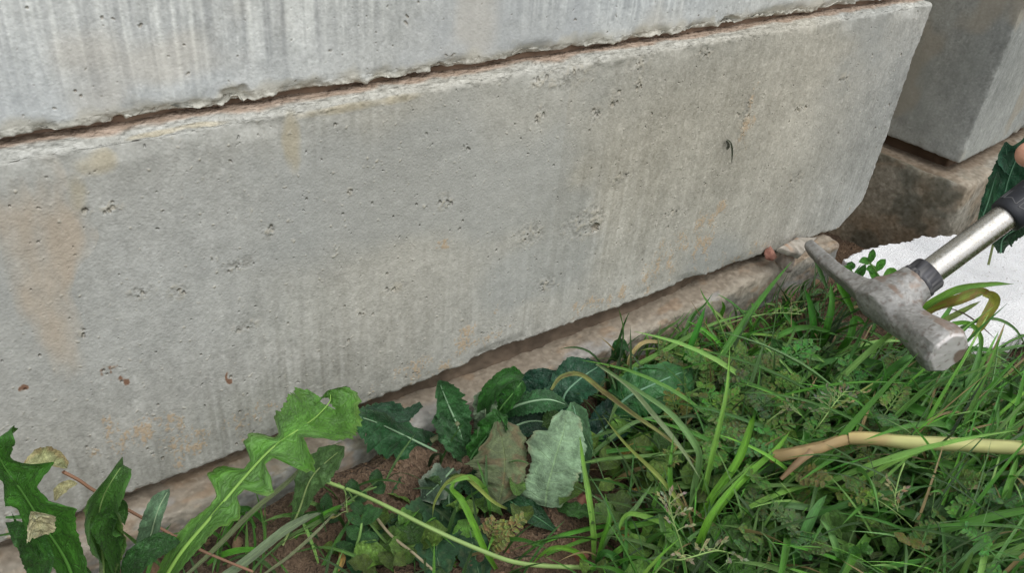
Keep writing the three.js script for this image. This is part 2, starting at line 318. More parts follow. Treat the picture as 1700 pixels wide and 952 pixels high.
const lowerBlock = block({
  xs: range(-0.95, -0.036, 0.0013, -0.68, -0.036, 0.02), ys: range(-0.16, -0.008, 0.0012, -0.06, 0, 0.012), zs: range(-0.19, 0.0125, 0.0012, -0.03, 0.022, 0.012),
  r: 0.0048, tex: { ...texLower, v0: -0.2 + -0.008 },
  disp: (x, y, z, nx, ny, nz, e) => roughDisp(0.0028)(x, y, z, nx, ny, nz, e) + f3(x * 34, y * 34, z * 34, 3) * 0.0012 + (e < 0.02 ? f3(x * 120, y * 120, z * 120, 2) * 0.0009 : 0),
  warp: p => { const k = sstep(-0.30, -0.04, p[0]); if (p[1] > -0.1) p[1] += k * 0.014 + 0.0065 * sstep(-0.40, -0.56, p[0]); p[2] += 0.004 * f2(p[0] * 9, 7, 2); },
});
tag(mesh('concrete_block', lowerBlock, concrete(texLower, 0.0016)), 'sand-covered foundation block jutting out beneath the large grey block', 'concrete block');
// thin beds between the courses
function bed(x0, x1, y0, y1, z1, amp, name, label, col) {
  const t = { u0: 0, v0: 0, du: 0.2, dv: 0.2 };
  const g = block({ xs: range(x0, x1, 0.002, -0.7, x1, 0.03), ys: range(y0, y1, 0.0015, -1, 1, 0.01), zs: range(-0.15, z1, 0.0018, z1 - 0.02, z1, 0.02), r: 0.002, tex: t, disp: (x, y, z, nx, ny, nz) => (Math.abs(ny) > 0.9 ? 0 : f3(x * 60, y * 60, z * 60, 4) * amp + f3(x * 350, y * 350, z * 350, 2) * 0.0014) });
  colorize(g, (x, y, z) => { const k = f3(x * 150, y * 150, z * 150, 3) * 34, q = f3(x * 25, y * 25, z * 25, 2) * 22; return [col[0] + k + q, col[1] + k * 0.9 + q, col[2] + k * 0.8 + q]; });
  return tag(mesh(name, g, new THREE.MeshStandardMaterial({ vertexColors: true, roughness: 1 })), label, 'mortar');
}
bed(-0.94, -0.004, 0.196, 0.2052, -0.0185, 0.004, 'mortar_bed', 'thin brown mortar line between the pale streaked block and the large grey block', [136, 114, 96]);
bed(-0.94, -0.045, -0.014, 0.0135, -0.012, 0.003, 'mortar_bed', 'brown crumbly mortar under the bottom edge of the large grey block', [112, 98, 84]);

// the second stack, turned a few degrees and standing back to the right
function stackBlock(o, name, label, tex) {
  const m = mesh(name, block({ ...o, tex }), concrete(tex, 0.0016));
  m.position.set(0.218, 0, -0.03); m.rotation.y = 0.10;
  return tag(m, label, 'concrete block');
}
stackBlock({ xs: range(0, 0.5, 0.0022, 0, 0.22, 0.03), ys: range(0.006, 0.80, 0.0022, 0, 0.28, 0.04), zs: range(-0.4, 0, 0.0022, -0.3, 0, 0.03), r: 0.003, disp: roughDisp(0.006) },
  'concrete_block', 'upper block of the second stack at the right, its side in shade', texSide);
stackBlock({ xs: range(-0.012, 0.5, 0.0022, -0.02, 0.22, 0.03), ys: range(-0.16, -0.008, 0.0022, -0.1, 0, 0.02), zs: range(-0.4, 0.022, 0.0022, -0.3, 0.03, 0.03), r: 0.005, disp: (x, y, z, nx, ny, nz, e) => roughDisp(0.0045)(x, y, z, nx, ny, nz, e) + f3(x * 30, y * 30, z * 30, 3) * 0.0008 },
  'concrete_block', 'brown dirty lower block of the second stack, behind the white foam board', texSideLow);
{
  const b = bed(0.014, 0.48, -0.012, 0.009, -0.015, 0.003, 'mortar_bed', 'dark earth in the joint of the second stack at the right', [84, 66, 50]);
  b.position.set(0.218, 0, -0.03); b.rotation.y = 0.10;
}

// ---------------------------------------------------------------- ground
function groundHeight(x, z) {
  const far = sstep(0.6, 3, Math.hypot(x + 0.2, z));
  return GROUND + (f2(x * 7, z * 7, 2) * 0.012 + f2(x * 40 + 8, z * 40, 3) * 0.008 + Math.max(0, f2(x * 90, z * 90, 2)) * 0.008) * (1 - far) - 0.012 * sstep(0.12, 0.35, z) - 0.05 * sstep(-0.03, 0.08, x) - 0.03 * sstep(-0.02, 0.03, x) * sstep(0.02, -0.02, z) + 0.016 * sstep(-0.30, -0.5, x) * sstep(0.075, 0.025, z) + 0.008 * sstep(0.05, 0.02, z) * sstep(0, -0.1, x) + far * f2(x * 0.6, z * 0.6, 2) * 0.1;
}
const soilTex = paint(1024, 1024, 0, 0, 0.35, 0.35, (u, v, o) => {
  const T = (k, s) => { const a = u / 0.35 * 2 * Math.PI, b = v / 0.35 * 2 * Math.PI; return n3(Math.cos(a) * k + 9 + Math.cos(b) * k * 1.3, Math.sin(a) * k + s, Math.sin(b) * k * 1.3 + s); };
  o[0] = 104; o[1] = 84; o[2] = 66;
  const g = n2(u * 1800, v * 1800), g2 = n2(u * 600, v * 600), a = T(2, 3) + 0.5 * T(5, 9) + 0.3 * T(13, 2);
  add3(o, g * 12 + g2 * 12 + a * 16, 1, 0.9, 0.8); if (g2 > 0.7) tint(o, [150, 130, 108], 0.5); o[3] = 0.5 + g * 0.15 + g2 * 0.2 + a * 0.1;
});
{
  const lineUp = (a, b, step, lo, hi) => { const f = []; for (let x = a; x <= b + 1e-6; x += step) f.push(x); const pre = [], post = []; let s = step * 1.6, x = a; while (x > lo) { x -= s; s *= 1.5; pre.unshift(Math.max(x, lo)); } s = step * 1.6; x = f.at(-1); while (x < hi) { x += s; s *= 1.5; post.push(Math.min(x, hi)); } return [...pre, ...f, ...post]; };
  const xs = lineUp(-0.72, 0.32, 0.0026, -120, 120), zs = lineUp(-0.12, 0.34, 0.0026, -120, 120), pos = [], uv = [], idx = [];
  for (const z of zs) for (const x of xs) { pos.push(x, groundHeight(x, z), z); uv.push(x / 0.35, z / 0.35); }
  const n = xs.length;
  for (let j = 0; j < zs.length - 1; j++) for (let i = 0; i < n - 1; i++) { const a = j * n + i; idx.push(a, a + n, a + 1, a + 1, a + n, a + n + 1); }
  const g = new THREE.BufferGeometry(); g.setAttribute('position', new THREE.Float32BufferAttribute(pos, 3)); g.setAttribute('uv', new THREE.Float32BufferAttribute(uv, 2)); g.setIndex(idx); g.computeVertexNormals();
  colorize(g, (x, y, z) => { const k = f2(x * 12, z * 12, 3), r = Math.hypot(x + 0.2, z); const c = [225 + k * 60, 225 + k * 55, 225 + k * 50], a = sstep(1, 3, r); const damp = 0; return [mix(c[0], 150, a) * (1 - damp), mix(c[1], 205, a) * (1 - damp), mix(c[2], 110, a) * (1 - damp)]; });
  ground(mesh('ground', g, new THREE.MeshStandardMaterial({ map: soilTex.map, bumpMap: soilTex.bump, bumpScale: 0.006, vertexColors: true, roughness: 1 })));
}
function lump(r, seed, squash = 0.7, detail = 3, sharp = 0) {
  const g = mergeVertices(new THREE.IcosahedronGeometry(r, detail).deleteAttribute('uv').deleteAttribute('normal'), 1e-6), p = g.attributes.position;
  for (let i = 0; i < p.count; i++) {
    const v = V(p.getX(i), p.getY(i), p.getZ(i)).normalize();
    let k = 1 + f3(v.x * 1.3 + seed, v.y * 1.3, v.z * 1.3 - seed, 2) * 0.7 + f3(v.x * 5 + seed, v.y * 5, v.z * 5, 2) * 0.15;
    if (sharp) for (let f = 0; f < 7; f++) { const h = mulberry(seed * 100 + f), n = V(h() - 0.5, h() - 0.5, h() - 0.5).normalize(), c = v.dot(n) * k; const lim = 0.55 + 0.25 * h(); if (c > lim) k = mix(k, lim / v.dot(n), sharp); }
    p.setXYZ(i, v.x * k * r, v.y * k * r * squash, v.z * k * r);
  }
  g.computeVertexNormals(); return g;
}
{
  const geo = lump(1, 4, 0.75, 2, 0.8), N = 1500, im = new THREE.InstancedMesh(geo, new THREE.MeshStandardMaterial({ roughness: 1, map: soilTex.map }), N); im.name = 'soil_clods'; im.castShadow = im.receiveShadow = true;
  planarUV(geo, 0.5);
  const m = new THREE.Matrix4(), q = new THREE.Quaternion();
  for (let i = 0; i < N; i++) {
    const x = rr(-0.66, 0.25), z = rr(0.012, 0.33), s = 0.001 + 0.0048 * Math.pow(rnd(), 6); q.setFromEuler(new THREE.Euler(rnd() * 6, rnd() * 6, rnd() * 6));
    m.compose(V(x, groundHeight(x, z) + s * 0.3, z), q, V(s * rr(0.8, 1.3), s, s)); im.setMatrixAt(i, m); const b = rr(0.75, 1.25); im.setColorAt(i, new THREE.Color(b, b * rr(0.92, 1.02), b * rr(0.88, 1.02)));
  }
  tag(im, 'loose crumbs of brown soil on the ground', 'soil', null, 'stuff'); scene.add(im);
}

// ---------------------------------------------------------------- hammer
const tipP = Zp(1341, 410, 0.027), faceP = Dp(1576, 588, 0.540);
const hx = faceP.clone().sub(tipP).normalize();
const J = tipP.clone().lerp(faceP, 0.595);
const gripRay = ray(1694, 341), hDepth = J.clone().sub(CAM).dot(hx) / gripRay.dot(hx);
const hy = CAM.clone().addScaledVector(gripRay, hDepth).sub(J).normalize(), hz = hx.clone().cross(hy);
const LT = tipP.distanceTo(J), LF = faceP.distanceTo(J);
const metalGrain = (x, y, z) => f3(x * 260, y * 260, z * 260, 3);
const castMat = new THREE.MeshStandardMaterial({ vertexColors: true, roughness: 0.55, metalness: 0.4 });
{
  const h = thing('hammer', 'grey cast hammer with chrome tube handle, its pick tip prying under the block', 'hammer', null, J);
  h.quaternion.setFromRotationMatrix(new THREE.Matrix4().makeBasis(hx, hy, hz));
  const head = sdfMesh((x, y, z) => {
    const t = clamp(-x / LT, 0, 1), ry = mix(0.0088, 0.0050, sstep(0.05, 0.5, t)) - 0.0008 * sstep(0.7, 1, t), rz = mix(0.0105, 0.0068, sstep(0.05, 0.6, t)), cy = 0.001 - 0.012 * t * (1 - t);
    const rnd1 = 0.0028, qy = Math.abs(y - cy) - (ry - rnd1), qz = Math.abs(z) - (rz - rnd1), qx = Math.max(-x - (LT - rnd1), x - 0.01);
    const arm = Math.hypot(Math.max(qx, 0), Math.max(qy, 0), Math.max(qz, 0)) + Math.min(Math.max(qx, qy, qz), 0) - rnd1;
    const s = clamp(x / LF, 0, 1), rp = 0.0132 + 0.0030 * sstep(0.45, 0.85, s) - 0.0026 * sstep(0.93, 1.0, s);
    const a = Math.max(Math.abs(y), Math.abs(z)), b = (Math.abs(y) + Math.abs(z)) * 0.7071, oct = Math.max(a, b), radial = mix(Math.hypot(y, z), oct, 0.75 * sstep(0.4, 0.9, s));
    const px = Math.max(x - LF, -0.012 - x), poll = Math.hypot(Math.max(px, 0), Math.max(radial - rp, 0)) + Math.min(Math.max(px, radial - rp), 0);
    const st = clamp(y / 0.026, 0, 1), rs = mix(0.0162, 0.0138, st), py = Math.max(y - 0.0265, -0.006 - y), sr = Math.hypot(x, z) - rs;
    const sock = Math.hypot(Math.max(py, 0), Math.max(sr, 0)) + Math.min(Math.max(py, sr), 0);
    return smin(smin(arm, poll, 0.008), sock, 0.009) + metalGrain(x, y, z) * 0.0006 + f3(x * 70, y * 70, z * 70, 2) * 0.0006;
  }, V((LF - LT) / 2, 0.004, 0), (LT + LF) / 2 + 0.006, 150);
  colorize(head, (x, y, z) => {
    const g = metalGrain(x * 1.7, y * 1.7, z * 1.7), q = f3(x * 90, y * 90, z * 90, 3), f = n3(x * 900, y * 900, z * 900);
    const c = [146 + q * 26 + f * 14, 145 + q * 25 + f * 14, 142 + q * 24 + f * 14];
    const g2 = f3(x * 800, y * 800, z * 800, 2), scr = n3(x * 90 + y * 30, y * 1500 + x * 400, z * 1500); if (scr > 0.7) tint(c, [204, 202, 198], (scr - 0.7) * 1.6); tint(c, [104, 94, 88], sstep(0.2, 0.34, g) * 0.5 + sstep(0.32, 0.5, g2) * 0.5); tint(c, [190, 188, 188], sstep(0.2, 0.36, -g) * 0.4 + sstep(0.3, 0.5, -g2) * 0.5);
    if (y > 0.006) tint(c, [128, 108, 94], sstep(0.0, 0.3, f3(x * 140 + 4, y * 140, z * 140, 3)) * 0.7);
    if (x > LF - 0.0016) { tint(c, [206, 202, 200], 0.8); tint(c, [120, 108, 100], sstep(0.25, 0.4, g) * 0.6); const d = Math.hypot(y - 0.007, z + 0.009) / 0.006 + q * 0.6; tint(c, [126, 108, 96], sstep(1.1, 0.8, d) * 0.9); }
    return c;
  });
  mesh('hammer_head', head, castMat, h);
  const ring = new THREE.LatheGeometry([[0.0099, 0.0258], [0.0128, 0.0258], [0.0134, 0.0268], [0.0134, 0.029], [0.0126, 0.0298], [0.0126, 0.0372], [0.0119, 0.0384], [0.0099, 0.0386]].map(p => new THREE.Vector2(...p)), 48);
  colorize(ring, (x, y, z) => { const k = f3(x * 400, y * 400, z * 400, 3) * 60; const c = [66 + k, 66 + k, 70 + k]; tint(c, [140, 138, 136], sstep(0.15, 0.3, f3(x * 600 + 9, y * 600, z * 600, 2)) * 0.6); return c; });
  mesh('collar', ring, new THREE.MeshStandardMaterial({ vertexColors: true, roughness: 0.6, metalness: 0.3 }), h);
  const gripAt = J.distanceTo(Dp(1668, 361, hDepth));
  const tube = new THREE.LatheGeometry([[0.0093, 0.030], [0.0093, gripAt + 0.005]].map(p => new THREE.Vector2(...p)), 64);
  const tubeTex = paint(512, 512, 0, 0, 1, 1, (u, v, o) => {
    const sp = n2(u * 160, v * 260), sp2 = f2(u * 40, v * 70, 3), sc = n2(u * 300, v * 20);
    o[0] = 206; o[1] = 203; o[2] = 198; add3(o, sc * 5); tint(o, [176, 166, 148], sstep(0.1, 0.4, sp2) * 0.4); tint(o, [110, 100, 90], sstep(0.7, 0.86, sp) * 0.6);
    o[3] = 0.5 + sp * 0.12 + sc * 0.06;
  });
  const tubeRough = paint(256, 256, 0, 0, 1, 1, (u, v, o) => { const k = 0.26 + 0.14 * sstep(0, 0.5, f2(u * 30, v * 60, 3)); o[0] = o[1] = o[2] = k * 255; });
  tubeRough.map.colorSpace = THREE.NoColorSpace;
  mesh('handle_tube', tube, new THREE.MeshStandardMaterial({ map: tubeTex.map, bumpMap: tubeTex.bump, bumpScale: 0.00008, roughnessMap: tubeRough.map, roughness: 1, metalness: 1 }), h);
  // rubber grip with raised chevrons
  const prof = []; for (let i = 0; i <= 60; i++) { const t = i / 60, y = gripAt + t * 0.125; prof.push(new THREE.Vector2((t === 0 ? 0.0094 : 0.0122 + 0.0006 * Math.sin(t * 9)) * (i === 1 ? 0.97 : 1), y + (i === 1 ? -0.0018 : 0))); } prof.push(new THREE.Vector2(0, gripAt + 0.126));
  const rubber = new THREE.MeshStandardMaterial({ color: new THREE.Color(0.016, 0.018, 0.024), roughness: 0.5 });
  const grip = mesh('grip', new THREE.LatheGeometry(prof, 48), rubber, h);
  const ridges = [];
  for (let row = 0; row < 6; row++) for (let a = 0; a < 6; a++) {
    const pts = [], A = a / 6 * 2 * Math.PI + (row % 2) * 0.5, y0 = gripAt + 0.006 + row * 0.0125;
    for (const [da, dy] of [[-0.42, 0], [-0.42, 0.008], [0, 0.0105], [0.42, 0.008], [0.42, 0], [0, 0.0025], [-0.42, 0]]) pts.push(V(Math.sin(A + da) * 0.0124, y0 + dy, Math.cos(A + da) * 0.0124));
    ridges.push(new THREE.TubeGeometry(new THREE.CatmullRomCurve3(pts, false, 'catmullrom', 0.05), 36, 0.0005, 5));
  }
  mesh('grip_ridge', mergeGeometries(ridges), new THREE.MeshStandardMaterial({ color: new THREE.Color(0.10, 0.10, 0.105), roughness: 0.6 }), grip);

  // ------------------------------------------------------------ the hand on the grip
  const L = (x, y, z) => V(x, y, z);   // hammer frame: y along the handle
  const toLocal = p => { const d = p.clone().sub(J); return L(d.dot(hx), d.dot(hy), d.dot(hz)); };
  const y0 = gripAt + 0.052;           // first finger; the rest follow up the handle
  const camL = toLocal(CAM).setY(0).normalize(), sideL = V(-camL.z, 0, camL.x);
  const upDir = (() => { const u = toLocal(Dp(1694, 300, hDepth)); u.y = 0; return u.normalize(); })();   // the side of the handle that shows uppermost in the photo
  const bk = upDir.clone().cross(V(0, 1, 0)).normalize(); if (bk.dot(camL) > 0) bk.negate();               // away from the camera
  const on = (ang, rad, y) => V(0, y, 0).addScaledVector(upDir, Math.cos(ang) * rad).addScaledVector(bk, Math.sin(ang) * rad);
  const caps = [];
  const R0 = 0.0212;
  for (let f = 0; f < 4; f++) {
    const y = y0 + f * 0.0192, r = [0.0086, 0.009, 0.0086, 0.0074][f], len = [1, 1.06, 1, 0.85][f];
    const base = on(3.55, 0.034, y + 0.002), p1 = on(2.45, R0 + 0.010, y), p2 = on(1.15, R0 + 0.004, y), p3 = on(0.1, R0, y), p4 = on(-0.75 * len, R0 - 0.001, y);
    caps.push([[base, p1, p2, p3, p4], r]);
  }
  const thumbTip = toLocal(Dp(1708, 257, hDepth - 0.012)), thumb = [on(3.9, 0.040, y0 + 0.05), on(4.6, 0.036, y0 + 0.036), on(5.4, 0.037, y0 + 0.026), thumbTip];
  const wrist = on(3.7, 0.045, y0 + 0.125), fore = on(3.6, 0.075, y0 + 0.34);
  const palmA = on(3.75, 0.031, y0 + 0.004), palmB = on(3.75, 0.031, y0 + 0.056), heel = on(3.7, 0.037, y0 + 0.088), padA = on(3.25, 0.037, y0 + 0.002), padB = on(3.4, 0.036, y0 + 0.06);
  const skin = sdfMesh((x, y, z) => {
    let d = 1;
    let palm = capsule(x, y, z, palmA, palmB, 0.0135, 0.0145); palm = smin(palm, capsule(x, y, z, padA, padB, 0.012, 0.012), 0.012);
    palm = smin(palm, capsule(x, y, z, palmB, heel, 0.0165, 0.021), 0.016); palm = smin(palm, capsule(x, y, z, heel, wrist, 0.021, 0.024), 0.02); palm = smin(palm, capsule(x, y, z, wrist, fore, 0.024, 0.036), 0.02);
    d = palm;
    for (const [c, r] of caps) { let g = 1; for (let i = 0; i < 4; i++) g = Math.min(g, capsule(x, y, z, c[i], c[i + 1], r * (1.06 - i * 0.05), r * (1.01 - i * 0.05))); d = smin(d, g, 0.0035); }
    let g = 1; for (let i = 0; i < 3; i++) g = smin(g, capsule(x, y, z, thumb[i], thumb[i + 1], [0.013, 0.0108, 0.0098][i], [0.0108, 0.0098, 0.0088][i]), 0.004); d = smin(d, g, 0.006);
    return Math.max(d, y - (y0 + 0.235)) + f3(x * 500, y * 500, z * 500, 2) * 0.00025;
  }, V(0, y0 + 0.105, 0).addScaledVector(on(3.7, 0.02, 0), 1), 0.145, 150);
  colorize(skin, (x, y, z) => { const k = f3(x * 120, y * 120, z * 120, 3) * 26, m = f3(x * 700, y * 700, z * 700, 2) * 12; return [200 + k * 0.6 + m, 146 + k + m, 122 + k + m]; });
  const person = thing('person', 'bare hand at the right edge closed around the black hammer grip', 'person', null, J); person.quaternion.copy(h.quaternion);
  mesh('hand', skin, new THREE.MeshPhysicalMaterial({ vertexColors: true, roughness: 0.55, sheen: 0.2, sheenRoughness: 0.5 }), person);
  const nailM = new THREE.MeshStandardMaterial({ color: new THREE.Color(0.62, 0.40, 0.33), roughness: 0.35 });
  for (const [c, r] of caps) { const n = new THREE.SphereGeometry(r * 0.72, 16, 10), out = c[4].clone().setY(0).normalize(); n.scale(1, 1, 0.25); n.lookAt(out); n.translate(c[4].x + out.x * r * 0.84, c[4].y, c[4].z + out.z * r * 0.84); mesh('fingernail', n, nailM, person); }
  const sleevePts = []; for (let i = 0; i <= 20; i++) sleevePts.push(new THREE.Vector2(0.041 + 0.004 * Math.sin(i * 1.7) + i * 0.0006 - (i === 0 ? 0.003 : 0), i * 0.013));
  const sl = new THREE.LatheGeometry(sleevePts, 40), dir = fore.clone().sub(wrist).normalize();
  sl.applyQuaternion(new THREE.Quaternion().setFromUnitVectors(V(0, 1, 0), dir)); const s0 = wrist.clone().addScaledVector(dir, 0.06); sl.translate(s0.x, s0.y, s0.z);
  mesh('sleeve', sl, new THREE.MeshStandardMaterial({ color: new THREE.Color(0.03, 0.035, 0.05), roughness: 0.95, side: THREE.DoubleSide }), person);
}

// ---------------------------------------------------------------- white foam board with a torn edge
{
  const H0 = -0.058, out = [[1408, 432], [1425, 421], [1450, 414], [1480, 407], [1500, 404], [1512, 404], [1522, 397], [1540, 396], [1556, 396], [1580, 392], [1610, 392], [1640, 392], [1652, 396], [1660, 403], [1668, 402], [1676, 392], [1700, 388], [1790, 372], [1880, 440], [1850, 520], [1760, 538], [1700, 548], [1676, 562], [1655, 572], [1625, 577], [1600, 585], [1540, 600], [1470, 592], [1440, 560], [1420, 500], [1404, 455]].map(([x, y]) => Yp(x, y, H0));
  const c = out.reduce((a, p) => a.add(p), V(0, 0, 0)).divideScalar(out.length), curve = [];
  for (let i = 0; i < out.length; i++) { const a = out[i], b = out[(i + 1) % out.length], n = Math.max(2, Math.round(a.distanceTo(b) / 0.0012)); for (let k = 0; k < n; k++) curve.push(a.clone().lerp(b, k / n)); }
  const pts = curve.map(p => { const d = p.clone().sub(c).normalize(), bead = Math.abs(n2(p.x * 330, p.z * 330)) * 0.0036 + f2(p.x * 120, p.z * 120, 2) * 0.004; return new THREE.Vector2(p.x + d.x * bead, -(p.z + d.z * bead)); });
  const top = new THREE.ExtrudeGeometry(new THREE.Shape(pts), { depth: 0.013, steps: 1, bevelEnabled: true, bevelThickness: 0.0015, bevelSize: 0.0010, bevelSegments: 2 });
  const u = top.attributes.uv, p = top.attributes.position; for (let i = 0; i < u.count; i++) u.setXY(i, p.getX(i) / 0.12, (p.getY(i) + p.getZ(i)) / 0.12);
  top.rotateX(-Math.PI / 2); top.translate(0, H0 - 0.014, 0);
  const cells = []; { const r = mulberry(8); for (let i = 0; i < 40 * 40; i++) cells.push([r(), r(), r()]); }
  const ft = paint(768, 768, 0, 0, 1, 1, (a, b, o) => {
    const X = a * 40, Y = b * 40, ix = Math.floor(X), iy = Math.floor(Y); let d1 = 9, d2 = 9, id = 0;
    for (let j = -1; j <= 1; j++) for (let i = -1; i <= 1; i++) { const cx = (ix + i + 40) % 40, cy = (iy + j + 40) % 40, q = cells[cy * 40 + cx], d = Math.hypot(ix + i + q[0] - X, iy + j + q[1] - Y); if (d < d1) { d2 = d1; d1 = d; id = q[2]; } else if (d < d2) d2 = d; }
    o[0] = 247; o[1] = 247; o[2] = 248; add3(o, id * 6 - 3); const speck = n2(a * 61, b * 61); if (speck > 0.8) tint(o, [120, 112, 100], (speck - 0.8) * 4); add3(o, f2(a * 9, b * 9, 3) * 12);
    o[3] = 0.3 + 0.5 * sstep(0, 0.35, d2 - d1) + (id - 0.5) * 0.2;
  });
  tag(mesh('foam_board', top, new THREE.MeshStandardMaterial({ map: ft.map, bumpMap: ft.bump, bumpScale: 0.0012, roughness: 0.85 })), 'white foam board with crumbly torn edges lying behind the hammer', 'foam board');
}

// ---------------------------------------------------------------- stones, brick crumbs
const stoneMat = new THREE.MeshStandardMaterial({ vertexColors: true, roughness: 0.95 });
function stone(p, r, seed, col, name, label, cat, squash = 0.7, rot = [0, 0, 0], stretch = [1, 1, 1], group) {
  const g = lump(r, seed, squash, 5, 0.9); g.scale(...stretch); g.rotateX(rot[0]); g.rotateY(rot[1]); g.rotateZ(rot[2]); g.computeVertexNormals();
  const q = g.attributes.position; for (let i = 0; i < q.count; i++) { const k = 1 + f3(q.getX(i) * 300 + seed, q.getY(i) * 300, q.getZ(i) * 300, 3) * 0.1; q.setXYZ(i, q.getX(i) * k, q.getY(i) * k, q.getZ(i) * k); } g.computeVertexNormals();
  colorize(g, (x, y, z) => { const k = f3(x * 300 + seed, y * 300, z * 300, 3) * 50, d = sstep(0.1, 0.35, f3(x * 120, y * 120 + seed, z * 120, 2)) * 0.5; const c = [col[0] + k, col[1] + k, col[2] + k * 0.9]; tint(c, [140, 112, 88], d); return c; });
  const m = mesh(name, g, stoneMat); m.position.copy(p); return tag(m, label, cat, group);
}
// the flat chip that the tip of the hammer lifts
function slabChip(pts, zs, thick, col, label) {
  const P = pts.map((p, i) => Zp(p[0], p[1], zs[i])), c = P.reduce((a, p) => a.add(p), V(0, 0, 0)).divideScalar(P.length);
  const n = P[1].clone().sub(P[0]).cross(P[3].clone().sub(P[0])).normalize(); if (n.y < 0) n.negate();
  const N = 18, pos = [], idx = [];
  const at = (s, t) => P[0].clone().multiplyScalar((1 - s) * (1 - t)).addScaledVector(P[1], s * (1 - t)).addScaledVector(P[2], s * t).addScaledVector(P[3], (1 - s) * t);
  for (const k of [0, 1]) for (let j = 0; j <= N; j++) for (let i = 0; i <= N; i++) {
    const s = i / N, t = j / N, e = Math.min(s, 1 - s, t, 1 - t), p = at(s, t), w = f3(p.x * 160, p.y * 160, p.z * 160, 3);
    p.addScaledVector(n, (k ? -thick : 0) + w * 0.0016 + (e < 0.08 ? (k ? 1 : -1) * 0.0007 * (1 - e / 0.08) : 0)); if (e === 0) p.lerp(c, 0.03 + 0.10 * Math.max(0, f3(p.x * 300, p.y * 300, p.z * 300, 2)));
    pos.push(p.x - c.x, p.y - c.y, p.z - c.z);
  }
  const M = (N + 1) * (N + 1), q = (a, b, d, e) => idx.push(a, b, d, b, e, d);
  for (let j = 0; j < N; j++) for (let i = 0; i < N; i++) { const a = j * (N + 1) + i; q(a, a + 1, a + N + 1, a + N + 2); q(M + a + 1, M + a, M + a + N + 2, M + a + N + 1); }
  for (let i = 0; i < N; i++) { q(M + i, M + i + 1, i, i + 1); const b = N * (N + 1) + i; q(b, b + 1, M + b, M + b + 1); const l = i * (N + 1), r = l + N; q(l, l + N + 1, M + l, M + l + N + 1); q(M + r, M + r + N + 1, r, r + N + 1); }
  const g = new THREE.BufferGeometry(); g.setAttribute('position', new THREE.Float32BufferAttribute(pos, 3)); g.setIndex(idx); g.computeVertexNormals();
  colorize(g, (x, y, z) => { const k = f3(x * 200, y * 200, z * 200, 3) * 50; const o = [col[0] + k, col[1] + k, col[2] + k]; tint(o, [170, 132, 106], sstep(0.05, 0.3, f3(x * 90 + 4, y * 90, z * 90, 2)) * 0.6); return o; });
  const m = mesh('stone_chip', g, new THREE.MeshStandardMaterial({ vertexColors: true, roughness: 0.95, side: THREE.DoubleSide })); m.position.copy(c); return tag(m, label, 'stone');
}
slabChip([[1292, 411], [1330, 425], [1358, 393], [1322, 394]], [0.021, 0.0235, 0.004, 0.000], 0.0052, [152, 145, 134], 'flat pale stone chip under the tip of the hammer pick');
stone(Zp(1279, 424, 0.006), 0.0066, 11, [150, 106, 92], 'brick_fragment', 'small orange red brick crumb stuck in the joint left of the hammer tip', 'brick', 0.9, [0.3, 0.5, 0.2], [1.2, 0.9, 0.9]);
stone(Zp(1306, 436, 0.013), 0.0085, 12, [148, 138, 128], 'stone', 'rough grey stone wedged on the ledge below the flat chip', 'stone', 0.8, [0.2, 0.9, 0.4], [1.3, 1, 1]);
for (const [x, y, r, s, col, nm, lb, ct] of [
  [942, 905, 0.011, 21, [126, 80, 66], 'brick_fragment', 'folded red brick crumb on bare soil at the bottom centre', 'brick'],
  [832, 925, 0.010, 22, [122, 76, 62], 'brick_fragment', 'red brick crumb beside the small yellowish parsley seedling', 'brick'],
  [1003, 850, 0.008, 23, [112, 72, 60], 'brick_fragment', 'small red brick crumb in the soil below the pale torn leaf', 'brick'],
  [958, 925, 0.009, 26, [120, 78, 64], 'brick_fragment', 'flat red brick crumb nearest the bottom edge, beside a folded one', 'brick'],
  [965, 838, 0.010, 29, [118, 74, 62], 'brick_fragment', 'red brick crumb half hidden under the lower tip of the pale torn leaf', 'brick'],
  [1160, 925, 0.016, 24, [70, 68, 68], 'stone', 'dark grey stone at the bottom edge among grass blades', 'stone'],
  [1350, 930, 0.014, 25, [82, 78, 74], 'stone', 'dark grey stone under the weeds near the bottom right', 'stone'],
  [500, 905, 0.010, 27, [96, 78, 66], 'stone', 'brown stone on the soil beside the big dandelion leaf', 'stone'],
]) stone(Gp(x, y, 0.003), r * 0.75, s, col, nm, lb, ct, 0.6, [0, s, 0.3]);

